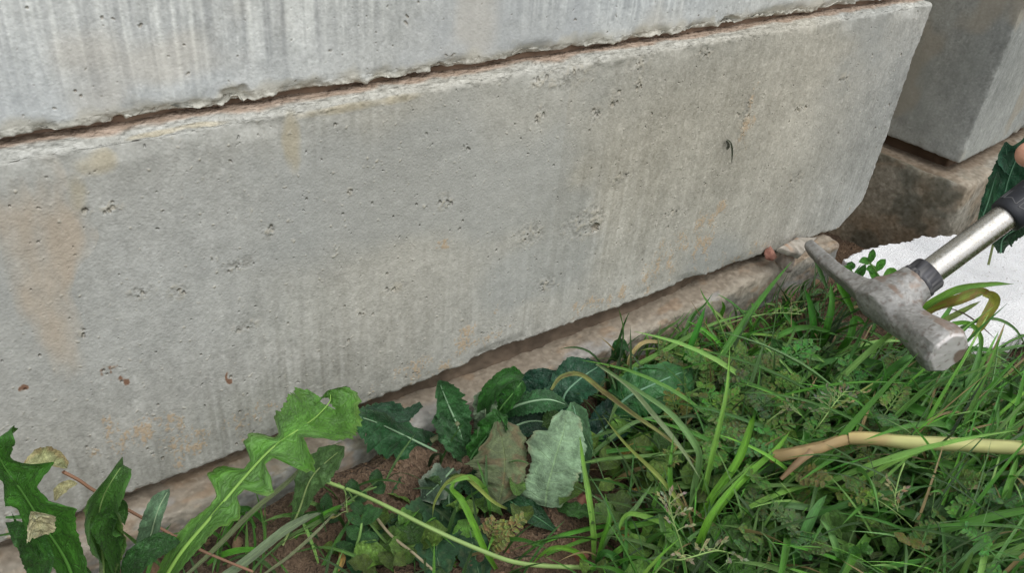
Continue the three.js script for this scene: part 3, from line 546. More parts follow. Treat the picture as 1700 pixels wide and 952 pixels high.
// ---------------------------------------------------------------- leaves
// leaf print: v across the blade (midrib at 0.5), u along it
function veinTex(kind) {
  return paint(512, 256, 0, 0, 1, 1, (u, v, o) => {
    const s = Math.abs(v - 0.5) * 2, sd = v < 0.5 ? 3.3 : 0; let vein = 0, k;
    if (kind === 'blade') { const l = Math.abs(n2(v * 34, 4)) ; k = 200 + n2(v * 60, u * 3) * 22 + n2(u * 30, v * 20) * 10 + f2(u * 90, v * 12, 2) * 12; vein = sstep(0.10, 0.0, s) * 0.7; o[3] = 0.5 + n2(v * 60, u * 3) * 0.25 - vein * 0.2 + l * 0.1; }
    else {
      const ph = (u - s * (kind === 'dock' ? 0.16 : 0.11)) * 11 + sd + n2(u * 6, s * 3 + sd) * 0.35, f = Math.abs(ph - Math.floor(ph) - 0.5) * 2;
      const sec = sstep(0.86, 1.0, f) * sstep(1.05, 0.5, s), ter = sstep(0.30, 0.0, Math.abs(n2(u * 60, v * 28) + 0.4 * n2(u * 120 + 5, v * 60))) * 0.5;
      vein = Math.max(sstep(0.07 * (1.2 - u), 0.01, s), sec * 0.75);
      k = 192 + f2(u * 12, v * 6, 3) * 50 + f2(u * 70, v * 34, 2) * 24 + n2(u * 260, v * 130) * 12 - ter * 30;
      o[3] = 0.6 + f2(u * 22, v * 11, 2) * 0.35 - vein * 0.35 - ter * 0.3;
    }
    o[0] = k; o[1] = k; o[2] = k; tint(o, [248, 250, 220], vein * 0.42);
    const dust = n2(u * 210 + 5, v * 105); if (kind !== 'blade' && dust > 0.72) tint(o, [250, 244, 240], (dust - 0.72) * 1.8);
  });
}
const VT = { leaf: veinTex('leaf'), dock: veinTex('dock'), blade: veinTex('blade') };
const leafMat = (t, rough = 0.5, trans = 0.36, bump = 0.0016) => new THREE.MeshPhysicalMaterial({ map: t.map, bumpMap: t.bump, bumpScale: bump, vertexColors: true, roughness: rough, transmission: trans, thickness: 0, side: THREE.DoubleSide, specularIntensity: 0.7 });
const LM = { leaf: leafMat(VT.leaf), dull: leafMat(VT.leaf, 0.8, 0.2, 0.0008), dock: leafMat(VT.dock, 0.45, 0.3), blade: leafMat(VT.blade, 0.5, 0.35, 0.0003), dry: leafMat(VT.blade, 0.9, 0.3, 0.0004) };
const stemMat = new THREE.MeshStandardMaterial({ vertexColors: true, roughness: 0.7 });
const WUP = V(0, 1, 0);
const lerpList = (list, t) => { if (typeof list === 'number') return list; for (let i = 1; i < list.length; i++) if (t <= list[i][0]) return mix(list[i - 1][1], list[i][1], sm(clamp((t - list[i - 1][0]) / (list[i][0] - list[i - 1][0]), 0, 1)) * 0.5 + 0.5 * clamp((t - list[i - 1][0]) / (list[i][0] - list[i - 1][0]), 0, 1)); return list.at(-1)[1]; };
let leafSeed = 1;
// pts: spine; wl / wr: half widths (metres) along it; fold > 0 lifts the edges; wave ripples the edge; teeth cut the margin
function leafGeo({ pts, wl, wr = wl, fold = 0.15, wave = 0.12, teeth = 0, teethN = 16, skew = 0, roll = 0, up = null, nT = 70, nS = 7, col, edge = null, spots = null, hole = null, curl = 0 }) {
  const c = new THREE.CatmullRomCurve3(pts, false, 'centripetal'), seed = leafSeed++ * 3.7, pos = [], uv = [], cc = [], idx = [], Bp = V(0, 0, 0);
  const cols = nS * 2 + 1;
  for (let i = 0; i <= nT; i++) {
    const t = i / nT, p = c.getPoint(t), T = c.getTangent(t).normalize();
    const hint = (up ? up.clone() : CAM.clone().sub(p).normalize().lerp(WUP, 0.35)).normalize();
    let B = T.clone().cross(hint).normalize(); if (i && B.dot(Bp) < 0) B.negate(); Bp.copy(B); let N = B.clone().cross(T).normalize(); if (N.dot(hint) < 0) N.negate();
    const rl = typeof roll === 'number' ? roll : lerpList(roll, t); if (rl) { B.applyAxisAngle(T, rl); N.applyAxisAngle(T, rl); }
    for (let j = -nS; j <= nS; j++) {
      const s = j / nS, a = Math.abs(s), sd = s < 0 ? 0 : 1; let w = Math.max(lerpList(sd ? wr : wl, t), 1e-5);
      w *= 1 + 0.05 * n2(t * 55 + seed, sd * 3.1) + 0.03 * n2(t * 130 + seed, sd * 9.1); if (teeth) { const ph = t * teethN + sd * 0.37 + 0.3 * n2(t * 9 + seed, sd), f = ph - Math.floor(ph); w *= 1 - teeth * (0.4 + 0.6 * Math.abs(n2(Math.floor(ph) * 1.7 + seed, sd * 5 + 0.5))) * (f < 0.75 ? f / 0.75 : (1 - f) / 0.25); }
      const h = a * a * w * fold * 2.2 + wave * w * a * a * n2(t * 6 + seed, sd * 7.3 + s) + wave * 0.45 * w * n2(t * 16 + seed, s * 4 + 3) + (nT > 60 ? 0.025 * w * n2(t * 34 + seed, s * 7) * (0.3 + a) : 0) - curl * w * Math.pow(a, 3);
      const lat = s * w * (1 - 0.12 * a * fold * fold);
      const q = p.clone().addScaledVector(B, lat).addScaledVector(N, h).addScaledVector(T, skew * a * w);
      pos.push(q.x, q.y, q.z); uv.push(t, s * 0.5 + 0.5);
      const k = 1 + 0.22 * f2(t * 7 + seed, s * 2.5 + seed, 3) + 0.06 * n2(t * 60 + seed, s * 30), o = [col[0] * k, col[1] * k, col[2] * k];
      if (edge) tint(o, edge[0], sstep(edge[1], 1.02, a + 0.25 * n2(t * 12 + seed, s * 3)) * edge[2]);
      if (spots) tint(o, spots[0], sstep(spots[1], spots[1] + 0.12, f2(t * 9 + seed, s * 5 - seed, 4)) * spots[2]);
      cc.push(lin(clamp(o[0] * 1.24, 0, 255)), lin(clamp(o[1] * 1.24, 0, 255)), lin(clamp(o[2] * 1.24, 0, 255)));
    }
  }
  for (let i = 0; i < nT; i++) for (let j = 0; j < cols - 1; j++) {
    if (hole && hole((i + 0.5) / nT, (j + 0.5) / nS - 1)) continue;
    const a = i * cols + j; idx.push(a, a + 1, a + cols, a + 1, a + cols + 1, a + cols);
  }
  const g = new THREE.BufferGeometry(); g.setAttribute('position', new THREE.Float32BufferAttribute(pos, 3)); g.setAttribute('uv', new THREE.Float32BufferAttribute(uv, 2)); g.setAttribute('color', new THREE.Float32BufferAttribute(cc, 3)); g.setIndex(idx); g.computeVertexNormals();
  return g;
}
function stemGeo(pts, r0, r1, col, n = 40, bumps = 0, col2 = null, at = [0.3, 0.75]) {
  const c = new THREE.CatmullRomCurve3(pts, false, 'centripetal'), g = new THREE.TubeGeometry(c, n, 1, 8), p = g.attributes.position, m = 9, a = V(0, 0, 0), cc = [];
  for (let i = 0; i <= n; i++) { const o = c.getPointAt(i / n), t = i / n; for (let j = 0; j < m; j++) { const k = i * m + j; a.set(p.getX(k), p.getY(k), p.getZ(k)).sub(o).setLength(mix(r0, r1, t) * (1 + bumps * f3(o.x * 90, o.y * 90 + j % 8, o.z * 90, 2))).add(o); p.setXYZ(k, a.x, a.y, a.z); const b = 1 + 0.12 * n2(t * 5, (j % 8) * 2.3) + 0.1 * n2(t * 14, (j % 8) * 1.7), q = col2 ? [0, 1, 2].map(x => mix(col[x], col2[x], sstep(at[0], at[1], t + 0.06 * n2(t * 20, j % 8)))) : col; cc.push(lin(clamp(q[0] * b, 0, 255)), lin(clamp(q[1] * b, 0, 255)), lin(clamp(q[2] * b, 0, 255))); } }
  g.setAttribute('color', new THREE.Float32BufferAttribute(cc, 3)); g.computeVertexNormals(); return g;
}
const pxAt = p => depthOf(p) / FOC;                       // metres per photograph pixel at a place
function leafPart(parent, o, mat = LM.leaf, rib = null, name = 'leaf') {
  const mid = o.pts[Math.floor(o.pts.length / 2)], u = pxAt(mid), sc = l => typeof l === 'number' ? l * u : l.map(([t, w]) => [t, w * u]);
  const m = mesh(name, leafGeo({ ...o, wl: sc(o.wl), wr: sc(o.wr ?? o.wl) }), mat, parent);
  if (rib) {
    const c = new THREE.CatmullRomCurve3(o.pts, false, 'centripetal'), q = []; for (let i = 0; i <= 24; i++) { const t = i / 24 * (rib.to ?? 0.93), p = c.getPoint(t); const h = CAM.clone().sub(p).normalize().lerp(WUP, 0.35).normalize(); q.push(p.addScaledVector(h, (rib.lift ?? 0.15) * rib.r * u)); }
    mesh('midrib', stemGeo(q, rib.r * u, rib.r * 0.25 * u, rib.col, 40), stemMat, m);
  }
  return m;
}
const OV = [[0, 0.12], [0.12, 0.45], [0.35, 0.95], [0.5, 1], [0.7, 0.85], [0.88, 0.45], [1, 0.03]];            // oval blade
const OB = [[0, 0.08], [0.25, 0.25], [0.5, 0.6], [0.72, 1], [0.86, 0.85], [0.95, 0.5], [1, 0.05]];               // widest near the tip
const ov = (w, sh = OV) => sh.map(([t, k]) => [t, k * w]);
const Z = (z, ...pp) => pp.map(([x, y, dz = 0]) => Zp(x, y, z + dz));
const Gs = (...pp) => pp.map(([x, y, l = 0.02, zm = 0.02]) => Gp(x, y, l, zm));

// ---- the dandelion at the lower left
{
  const d = thing('dandelion_plant', 'bright green dandelion with a long lobed leaf reaching up the block at lower left', 'dandelion');
  leafPart(d, { pts: Z(0.05, [262, 985, 0.01], [300, 920, 0.012], [352, 858, 0.01], [404, 796, 0.004], [452, 745], [498, 712, -0.006], [528, 690, -0.014], [550, 662, -0.020], [546, 648, -0.022]), col: [92, 144, 56], nT: 220, nS: 9, fold: 0.10, wave: 0.3, teeth: 0.14, teethN: 44,
    wl: [[0, 14], [0.12, 22], [0.2, 24], [0.27, 14], [0.30, 16], [0.33, 48], [0.36, 46], [0.38, 28], [0.40, 10], [0.43, 12], [0.455, 40], [0.485, 46], [0.51, 30], [0.53, 12], [0.55, 14], [0.575, 42], [0.60, 50], [0.62, 46], [0.645, 52], [0.68, 62], [0.73, 58], [0.77, 62], [0.82, 50], [0.88, 40], [0.94, 30], [0.98, 16], [1, 3]],
    wr: [[0, 12], [0.15, 20], [0.24, 22], [0.265, 36], [0.29, 40], [0.31, 30], [0.33, 12], [0.355, 14], [0.38, 50], [0.40, 56], [0.43, 36], [0.45, 11], [0.48, 14], [0.51, 70], [0.54, 84], [0.565, 66], [0.59, 34], [0.605, 18], [0.63, 36], [0.67, 70], [0.72, 82], [0.77, 76], [0.82, 74], [0.88, 54], [0.93, 38], [0.98, 18], [1, 3]],
    edge: [[110, 128, 60], 0.8, 0.35], hole: (t, s) => Math.hypot((t - 0.845) / 0.025, (s + 0.35) / 0.45) < 1 + 0.4 * n2(t * 60, s * 6) }, LM.leaf, { r: 3.6, col: [128, 168, 76] });
  leafPart(d, { pts: Z(0.058, [170, 990], [172, 930], [164, 872], [172, 826], [192, 790], [205, 772, -0.006]), wl: ov(34), wr: ov(28), col: [86, 136, 62], fold: 0.7, wave: 0.2, roll: 0.5, edge: [[176, 178, 120], 0.9, 0.5] }, LM.leaf, { r: 3, col: [140, 170, 100] });
  leafPart(d, { pts: Z(0.062, [196, 960], [186, 900], [182, 868], [200, 848], [208, 872, 0.006]), wl: ov(20), col: [74, 126, 50], fold: 0.5, wave: 0.3 }, LM.leaf);
  leafPart(d, { pts: Z(0.066, [130, 990], [112, 935], [72, 872], [34, 812], [6, 772], [-10, 730], [2, 726, -0.01]), nT: 110, wl: [[0, 16], [0.2, 24], [0.36, 30], [0.44, 20], [0.52, 34], [0.6, 16], [0.72, 20], [0.85, 30], [1, 4]], wr: [[0, 18], [0.25, 34], [0.36, 52], [0.42, 26], [0.48, 22], [0.56, 60], [0.62, 32], [0.7, 14], [0.82, 30], [0.9, 28], [1, 4]], col: [70, 128, 44], fold: 0.3, wave: 0.35, teeth: 0.1, teethN: 30 }, LM.leaf, { r: 3.5, col: [84, 136, 54] });
  leafPart(d, { pts: Z(0.045, [232, 960], [250, 895], [264, 845], [282, 812, -0.01]), wl: ov(20), wr: ov(14), col: [104, 138, 104], fold: 0.3, wave: 0.2 }, LM.dull, { r: 2.5, col: [150, 172, 136] });
  leafPart(d, { pts: Z(0.07, [60, 990], [66, 935], [40, 890], [10, 868]), wl: ov(24), col: [60, 112, 44], wave: 0.3 }, LM.leaf);
  leafPart(d, { pts: Z(0.06, [205, 985], [225, 935], [268, 905], [300, 900]), wl: ov(22), col: [50, 100, 40], wave: 0.3 }, LM.leaf);
  leafPart(d, { pts: Z(0.04, [470, 905], [496, 850], [520, 790], [572, 742]), wl: ov(30, OB), col: [94, 132, 74], teeth: 0.2, teethN: 12, wave: 0.35 }, LM.leaf, { r: 2.5, col: [140, 160, 100] });
}
{
  const w = thing('withered_leaf', 'pale yellow withered leaf on a reddish stalk against the block at far left', 'leaf');
  leafPart(w, { pts: Z(0.028, [36, 782], [62, 770], [88, 768], [112, 778]), wl: ov(20), wr: ov(10), col: [186, 190, 140], edge: [[176, 146, 104], 0.6, 0.7], wave: 0.5, fold: 0.4 }, LM.dull);
  mesh('stalk', stemGeo(Z(0.03, [106, 784], [132, 798], [152, 812], [240, 862], [330, 912, 0.02], [420, 950, 0.03]), 0.0008, 0.0007, [138, 104, 82], 60, 0.3), stemMat, w);
  leafPart(w, { pts: Z(0.034, [92, 832], [100, 816], [114, 806], [130, 803]), wl: ov(9), col: [196, 190, 142], wave: 0.4 }, LM.dull);
}
tag(mesh('withered_leaf', leafGeo({ pts: Z(0.085, [52, 850], [62, 866], [70, 890]), wl: ov(0.0055), col: [198, 192, 152], wave: 0.5, fold: 0.4 }), LM.dull), 'small cream withered leaf hanging on the dandelion at far left', 'leaf');

// ---- the toothed rosette in the middle
{
  const d = thing('sow_thistle_plant', 'dark green rosette of toothed leaves at the middle of the block foot', 'weed');
  const rib = { r: 3, col: [136, 168, 132] };
  leafPart(d, { pts: Gs([766, 770, 0.012], [735, 755, 0.022], [680, 728, 0.034], [625, 702, 0.04], [588, 690, 0.038]), wl: [[0, 12], [0.2, 30], [0.45, 42], [0.7, 44], [0.9, 26], [1, 3]], wr: [[0, 10], [0.2, 24], [0.45, 36], [0.7, 40], [0.9, 20], [1, 3]], col: [56, 104, 62], teeth: 0.35, teethN: 14, wave: 0.3, fold: -0.15, nT: 110, hole: (t, s) => n2(t * 22 + 3, s * 5) > 0.86 }, LM.leaf, rib);
  leafPart(d, { pts: Gs([772, 765, 0.014], [762, 715, 0.034], [744, 672, 0.05], [728, 632, 0.058]), wl: [[0, 8], [0.25, 20], [0.5, 30], [0.75, 30], [0.92, 18], [1, 3]], col: [66, 118, 66], teeth: 0.32, teethN: 12, wave: 0.25 }, LM.leaf, rib);
  leafPart(d, { pts: Gs([776, 770, 0.015], [800, 735, 0.03], [830, 700, 0.046], [842, 690, 0.05]), wl: [[0, 10], [0.4, 22], [0.75, 24], [1, 3]], col: [58, 118, 44], teeth: 0.3, teethN: 10, wave: 0.4 }, LM.leaf, { r: 2, col: [80, 130, 70] });
  leafPart(d, { pts: Gs([800, 700, 0.03], [812, 660, 0.052], [836, 632, 0.062], [870, 624, 0.058]), wl: [[0, 8], [0.4, 16], [0.8, 14], [1, 2]], col: [56, 112, 44], teeth: 0.25, teethN: 10, fold: 0.5 }, LM.leaf);
  leafPart(d, { pts: Gs([812, 705, 0.028], [836, 672, 0.045], [856, 648, 0.056], [868, 632, 0.06]), wl: [[0, 8], [0.5, 19], [0.8, 15], [1, 3]], col: [62, 124, 48], fold: 0.3, wave: 0.2 }, LM.leaf, { r: 2, col: [110, 160, 84] });
  leafPart(d, { pts: Gs([826, 690, 0.03], [870, 670, 0.046], [910, 664, 0.05], [944, 674, 0.042]), wl: [[0, 8], [0.3, 20], [0.6, 22], [0.85, 14], [1, 2]], col: [60, 114, 64], teeth: 0.25, teethN: 16, fold: -0.1 }, LM.leaf, rib);
  leafPart(d, { pts: Gs([800, 720, 0.02], [806, 690, 0.038], [806, 665, 0.046], [812, 645, 0.05]), wl: [[0, 14], [0.4, 22], [0.7, 20], [1, 3]], col: [120, 142, 112], teeth: 0.2, teethN: 9, wave: 0.3 }, LM.dull, { r: 2, col: [150, 166, 130] });
  leafPart(d, { pts: Gs([800, 745, 0.014], [840, 716, 0.026], [880, 700, 0.03], [930, 706, 0.024]), wl: [[0, 10], [0.5, 28], [0.8, 22], [1, 3]], col: [32, 72, 48], teeth: 0.2, teethN: 12 }, LM.leaf, rib);
  leafPart(d, { pts: Gs([768, 765, 0.01], [780, 790, 0.014], [800, 825, 0.016], [815, 850, 0.01]), wl: [[0, 10], [0.5, 24], [1, 3]], col: [34, 78, 42], teeth: 0.3, teethN: 10 }, LM.leaf);
  leafPart(d, { pts: Gs([760, 770, 0.012], [742, 790, 0.02], [720, 812, 0.022], [700, 830, 0.016]), wl: [[0, 8], [0.4, 26], [0.75, 28], [1, 3]], col: [74, 98, 78], edge: [[150, 156, 140], 0.55, 0.7], teeth: 0.2, teethN: 9, wave: 0.4 }, LM.dull, rib);
  leafPart(d, { pts: Gs([700, 672, 0.03], [672, 690, 0.034], [640, 680, 0.036], [608, 678, 0.03]), wl: [[0, 6], [0.5, 18], [1, 2]], col: [50, 92, 62], teeth: 0.4, teethN: 9, wave: 0.5 }, LM.leaf);
  leafPart(d, { pts: Gs([812, 800, 0.01], [850, 835, 0.016], [895, 862, 0.014], [928, 885, 0.006]), wl: [[0, 10], [0.5, 20], [1, 2]], col: [40, 86, 48], wave: 0.2 }, LM.leaf, { r: 2, col: [80, 124, 84] });
  leafPart(d, { pts: Gs([775, 770, 0.012], [758, 745, 0.03], [735, 705, 0.044], [722, 690, 0.046]), wl: [[0, 6], [0.5, 20], [0.85, 16], [1, 2]], col: [58, 104, 58], teeth: 0.35, teethN: 10, wave: 0.5 }, LM.leaf);
  leafPart(d, { pts: Gs([790, 775, 0.012], [812, 775, 0.02], [836, 790, 0.02], [852, 800, 0.014]), wl: [[0, 6], [0.5, 20], [1, 2]], col: [50, 104, 48], teeth: 0.3, teethN: 9, wave: 0.4 }, LM.leaf);
  leafPart(d, { pts: Gs([770, 780, 0.01], [750, 800, 0.016], [745, 830, 0.018], [750, 860, 0.012]), wl: [[0, 8], [0.5, 26], [1, 2]], col: [56, 104, 58], teeth: 0.3, teethN: 10, wave: 0.4 }, LM.leaf, rib);
  leafPart(d, { pts: Gs([830, 690, 0.03], [842, 668, 0.046], [838, 648, 0.054], [822, 638, 0.056]), wl: [[0, 6], [0.5, 15], [1, 2]], col: [50, 100, 46], teeth: 0.2, teethN: 8, wave: 0.4 }, LM.leaf);
  leafPart(d, { pts: Gs([900, 830, 0.006], [940, 845, 0.014], [975, 850, 0.014], [1010, 858, 0.006]), wl: [[0, 5], [0.5, 15], [1, 2]], col: [70, 118, 52], teeth: 0.45, teethN: 7, wave: 0.4 }, LM.leaf);
  mesh('stem', stemGeo(Gs([716, 732, 0.03], [745, 716, 0.036], [762, 702, 0.04]), 0.0018, 0.0014, [112, 116, 84], 20, 0.3), stemMat, d);
}
tag(mesh('torn_leaf', leafGeo({ pts: Gs([828, 838, 0.018], [836, 800, 0.028], [838, 760, 0.036], [826, 700, 0.046]), wl: [[0, 0.004], [0.2, 0.013], [0.45, 0.0155], [0.62, 0.021], [0.78, 0.014], [0.9, 0.006], [1, 0.002]].map(([t, w]) => [t, w * 1.15]), wr: [[0, 0.002], [0.2, 0.012], [0.5, 0.014], [0.8, 0.016], [0.92, 0.014], [1, 0.006]].map(([t, w]) => [t, w * 0.95]), col: [104, 116, 82], spots: [[118, 90, 68], 0.16, 0.5], teeth: 0.16, teethN: 6, wave: 0.16, fold: -0.1 }), LM.dull), 'olive torn leaf with rusty brown spots, propped left of the pale torn leaf', 'leaf');
tag(mesh('torn_leaf', leafGeo({ pts: Gs([905, 842, 0.016], [910, 805, 0.030], [922, 760, 0.042], [936, 715, 0.052], [940, 682, 0.058]), wl: [[0, 0.009], [0.1, 0.017], [0.3, 0.013], [0.42, 0.0135], [0.55, 0.019], [0.68, 0.017], [0.72, 0.009], [0.9, 0.008], [1, 0.003]].map(([t, w]) => [t, w * 1.0]), wr: [[0, 0.009], [0.08, 0.013], [0.25, 0.015], [0.45, 0.0165], [0.65, 0.016], [0.8, 0.011], [0.92, 0.009], [1, 0.004]].map(([t, w]) => [t, w * 1.0]), col: [132, 160, 126], edge: [[140, 130, 96], 0.9, 0.4], teeth: 0.07, teethN: 11, wave: 0.16, fold: -0.08, nT: 100 }), LM.dull), 'large pale grey green torn leaf standing in front of the rosette', 'leaf');

// ---- broad leaves behind the rosette
{
  const d = thing('broad_leaf_weed', 'weed with wide blue green rounded leaves in the shade of the block', 'weed');
  const rib = { r: 2.5, col: [110, 150, 120] };
  leafPart(d, { pts: Gs([930, 690, 0.02], [938, 655, 0.034], [965, 628, 0.04], [998, 606, 0.036]), wl: [[0, 10], [0.3, 32], [0.65, 40], [0.9, 22], [1, 3]], col: [46, 94, 66], teeth: 0.15, teethN: 14, wave: 0.2 }, LM.dock, rib);
  leafPart(d, { pts: Gs([1010, 690, 0.02], [1042, 660, 0.034], [1095, 634, 0.042], [1148, 612, 0.036]), wl: [[0, 14], [0.25, 36], [0.55, 42], [0.85, 30], [1, 4]], wr: [[0, 16], [0.3, 40], [0.6, 48], [0.9, 40], [1, 4]], col: [60, 118, 62], teeth: 0.14, teethN: 12, wave: 0.15, fold: -0.1 }, LM.dock, rib);
  leafPart(d, { pts: Gs([975, 740, 0.012], [1000, 715, 0.02], [1030, 690, 0.022], [1062, 680, 0.016]), wl: [[0, 12], [0.5, 34], [0.85, 26], [1, 3]], col: [28, 70, 54] }, LM.dock, rib);
  leafPart(d, { pts: Gs([880, 690, 0.016], [885, 655, 0.026], [905, 630, 0.03], [925, 618, 0.024]), wl: [[0, 8], [0.5, 30], [1, 3]], col: [34, 80, 58] }, LM.dock);
  leafPart(d, { pts: Gs([965, 800, 0.012], [966, 745, 0.036], [958, 700, 0.048], [950, 668, 0.054]), wl: [[0, 10], [0.4, 18], [0.8, 19], [1, 4]], col: [84, 124, 84], wave: 0.15 }, LM.dull, rib);
  leafPart(d, { pts: Gs([1020, 600, 0.03], [1026, 580, 0.044], [1032, 572, 0.048], [1044, 584, 0.046]), wl: [[0, 6], [0.5, 12], [1, 2]], col: [44, 104, 44] }, LM.leaf);
}
{
  const d = thing('low_dark_weed', 'flat dark green leaves lying on the soil at the bottom, left of centre', 'weed');
  const rib = { r: 2, col: [96, 124, 88] };
  for (const [a, w, c] of [
    [[[735, 800, 0.01], [715, 850, 0.014], [680, 895, 0.014], [640, 930, 0.008]], 44, [52, 88, 54]],
    [[[740, 805, 0.01], [735, 860, 0.014], [725, 915, 0.014], [735, 965, 0.008]], 40, [44, 82, 50]],
    [[[700, 745, 0.014], [660, 770, 0.02], [640, 800, 0.018], [625, 830, 0.01]], 24, [60, 100, 56]],
    [[[660, 830, 0.008], [620, 870, 0.014], [600, 905, 0.016], [590, 960, 0.01]], 28, [50, 96, 54]],
    [[[770, 830, 0.008], [780, 880, 0.014], [790, 930, 0.012], [800, 975, 0.008]], 30, [40, 76, 46]],
  ]) leafPart(d, { pts: Gs(...a), wl: [[0, 0.2 * w], [0.4, 0.9 * w], [0.7, w], [0.9, 0.6 * w], [1, 2]], col: c, teeth: 0.2, teethN: 12, wave: 0.25, spots: [[120, 120, 80], 0.3, 0.4] }, LM.dull, rib);
  leafPart(d, { pts: Gs([668, 790, 0.012], [650, 765, 0.02], [680, 752, 0.022], [722, 745, 0.018]), wl: [[0, 6], [0.5, 16], [1, 2]], col: [140, 138, 60], spots: [[150, 110, 50], 0.1, 0.6], wave: 0.4 }, LM.leaf);
}

// ---- small plants
function sprig(name, label, cat, base, tip, pairs, len, wid, col, dir = 1) {
  const d = thing(name, label, cat), a = base, b = tip, pts = []; for (let i = 0; i <= 6; i++) { const t = i / 6; pts.push(a.clone().lerp(b, t).add(V(0, Math.sin(t * Math.PI) * 0.006, 0)).add(V(rr(-1, 1) * 0.001, 0, rr(-1, 1) * 0.001))); }
  mesh('stem', stemGeo(pts, 0.0011, 0.0007, [104, 138, 70], 30, 0.2), stemMat, d);
  const c = new THREE.CatmullRomCurve3(pts);
  for (let i = 0; i < pairs; i++) for (const s of [-1, 1]) {
    const t = (i + 0.8) / pairs, p = c.getPoint(Math.min(t, 1)), T = c.getTangent(Math.min(t, 1)), side = T.clone().cross(CAM.clone().sub(p)).normalize().multiplyScalar(s), L = len * rr(0.75, 1.15) * (i === pairs - 1 ? 0.8 : 1);
    const e = p.clone().addScaledVector(side, L * 0.8).addScaledVector(T, L * rr(0.2, 0.7)).add(V(0, rr(-0.1, 0.5) * L, 0)), m = p.clone().lerp(e, 0.5).add(V(0, 0.12 * L, 0)), k = rr(0.85, 1.15);
    mesh('leaf', leafGeo({ pts: [p, m, e], wl: ov(wid * rr(0.8, 1.1)), col: col.map(x => x * k), nT: 14, nS: 3, fold: 0.25 }), LM.leaf, d);
  }
  return d;
}
sprig('chickweed', 'low weed with small rounded leaves at the bottom left of centre', 'weed', Gp(470, 925, 0.004), Gp(632, 805, 0.03), 4, 0.011, 0.0042, [70, 122, 64]);
sprig('chickweed', 'upright small leaved weed at the bottom edge beside the low rounded one', 'weed', Gp(590, 955, 0.004), Gp(605, 850, 0.035), 4, 0.012, 0.0036, [64, 116, 56]);
sprig('seedling', 'little green seedling standing in front of the white foam board, right of the hammer pick', 'seedling', Gp(1462, 500, 0.02, 0.03), Gp(1442, 436, 0.05, 0.03), 3, 0.012, 0.0034, [88, 156, 56]);
sprig('seedling', 'leafy shoot between the hammer pick and the left tip of the foam board', 'seedling', Gp(1432, 520, 0.01, 0.03), Gp(1408, 448, 0.045, 0.03), 3, 0.013, 0.0036, [74, 142, 50]);
sprig('chickweed', 'small pale leaved weed at the bottom right under the long stalk', 'weed', Gp(1600, 950, 0.005), Gp(1540, 850, 0.03), 5, 0.010, 0.005, [100, 142, 84]);
sprig('chickweed', 'clump of tiny round leaves at the bottom edge far right', 'weed', Gp(1580, 965, 0.005), Gp(1570, 905, 0.03), 4, 0.009, 0.0046, [92, 138, 76]);
sprig('chickweed', 'small round leaved weed right of the dark stone at the bottom', 'weed', Gp(1395, 930, 0.005), Gp(1382, 868, 0.03), 3, 0.011, 0.0065, [104, 150, 66]);
for (const [x, y, tx, ty, w, l, c] of [[1280, 620, 1281, 562, 22, 'nettle like toothed leaf standing near the ledge right of centre', [86, 142, 72]], [1318, 630, 1316, 570, 17, 'smaller toothed leaf just right of the nettle like leaf', [92, 148, 66]], [1360, 540, 1350, 505, 18, 'rounded bright leaf below the hammer pick', [84, 150, 60]], [1400, 925, 1430, 915, 24, 'toothed bright leaf low at the bottom right', [96, 152, 72]]]) {
  const d = thing('toothed_leaf_weed', l, 'weed'), a = Gp(x, y, 0.006, 0.03), b = Gp(tx, ty, 0.045, 0.03), m = a.clone().lerp(b, 0.4);
  mesh('stem', stemGeo([Gp(x + 14, y + 20, 0, 0.03), a, m], 0.0008, 0.0006, [110, 120, 80], 16), stemMat, d);
  leafPart(d, { pts: [m, m.clone().lerp(b, 0.5).add(V(0, 0.002, 0.002)), b], wl: [[0, 0.5 * w], [0.15, w], [0.45, 0.95 * w], [0.75, 0.6 * w], [1, 1]], col: c, teeth: 0.22, teethN: 8, wave: 0.3, nT: 60 }, LM.leaf);
}
// feathery leaves: one geometry of small lobes along a forked stalk
function featherGeo(p0, p1, col, size) {
  const gs = [], T = p1.clone().sub(p0), Ln = T.length(); T.normalize(); const N = CAM.clone().sub(p0).normalize().lerp(WUP, 0.6).normalize(), B = T.clone().cross(N).normalize();
  gs.push(leafGeo({ pts: [p0, p0.clone().lerp(p1, 0.5), p1], wl: 0.0004, col, nT: 4, nS: 1 }));
  const lobe = (a, dir, l, w) => gs.push(leafGeo({ pts: [a, a.clone().addScaledVector(dir, l * 0.5), a.clone().addScaledVector(dir, l)], wl: [[0, w * 0.4], [0.6, w], [1, w * 0.1]], col: col.map(x => x * rr(0.85, 1.15)), nT: 4, nS: 1, wave: 0 }));
  for (let i = 1; i <= 6; i++) for (const s of [-1, 1]) {
    const t = 0.25 + i * 0.12, a = p0.clone().addScaledVector(T, Ln * t), l = size * (1.15 - t * 0.7) * rr(0.8, 1.1), dir = B.clone().multiplyScalar(s).addScaledVector(T, 0.6).addScaledVector(N, rr(-0.2, 0.3)).normalize();
    lobe(a, dir, l, 0.0009);
    for (let k = 1; k <= 3; k++) for (const q of [-1, 1]) { const b = a.clone().addScaledVector(dir, l * k * 0.28), d2 = dir.clone().applyAxisAngle(N, q * 0.75); lobe(b, d2, l * 0.4 * (1.2 - k * 0.2), 0.0011); }
  }
  return mergeGeometries(gs);
}
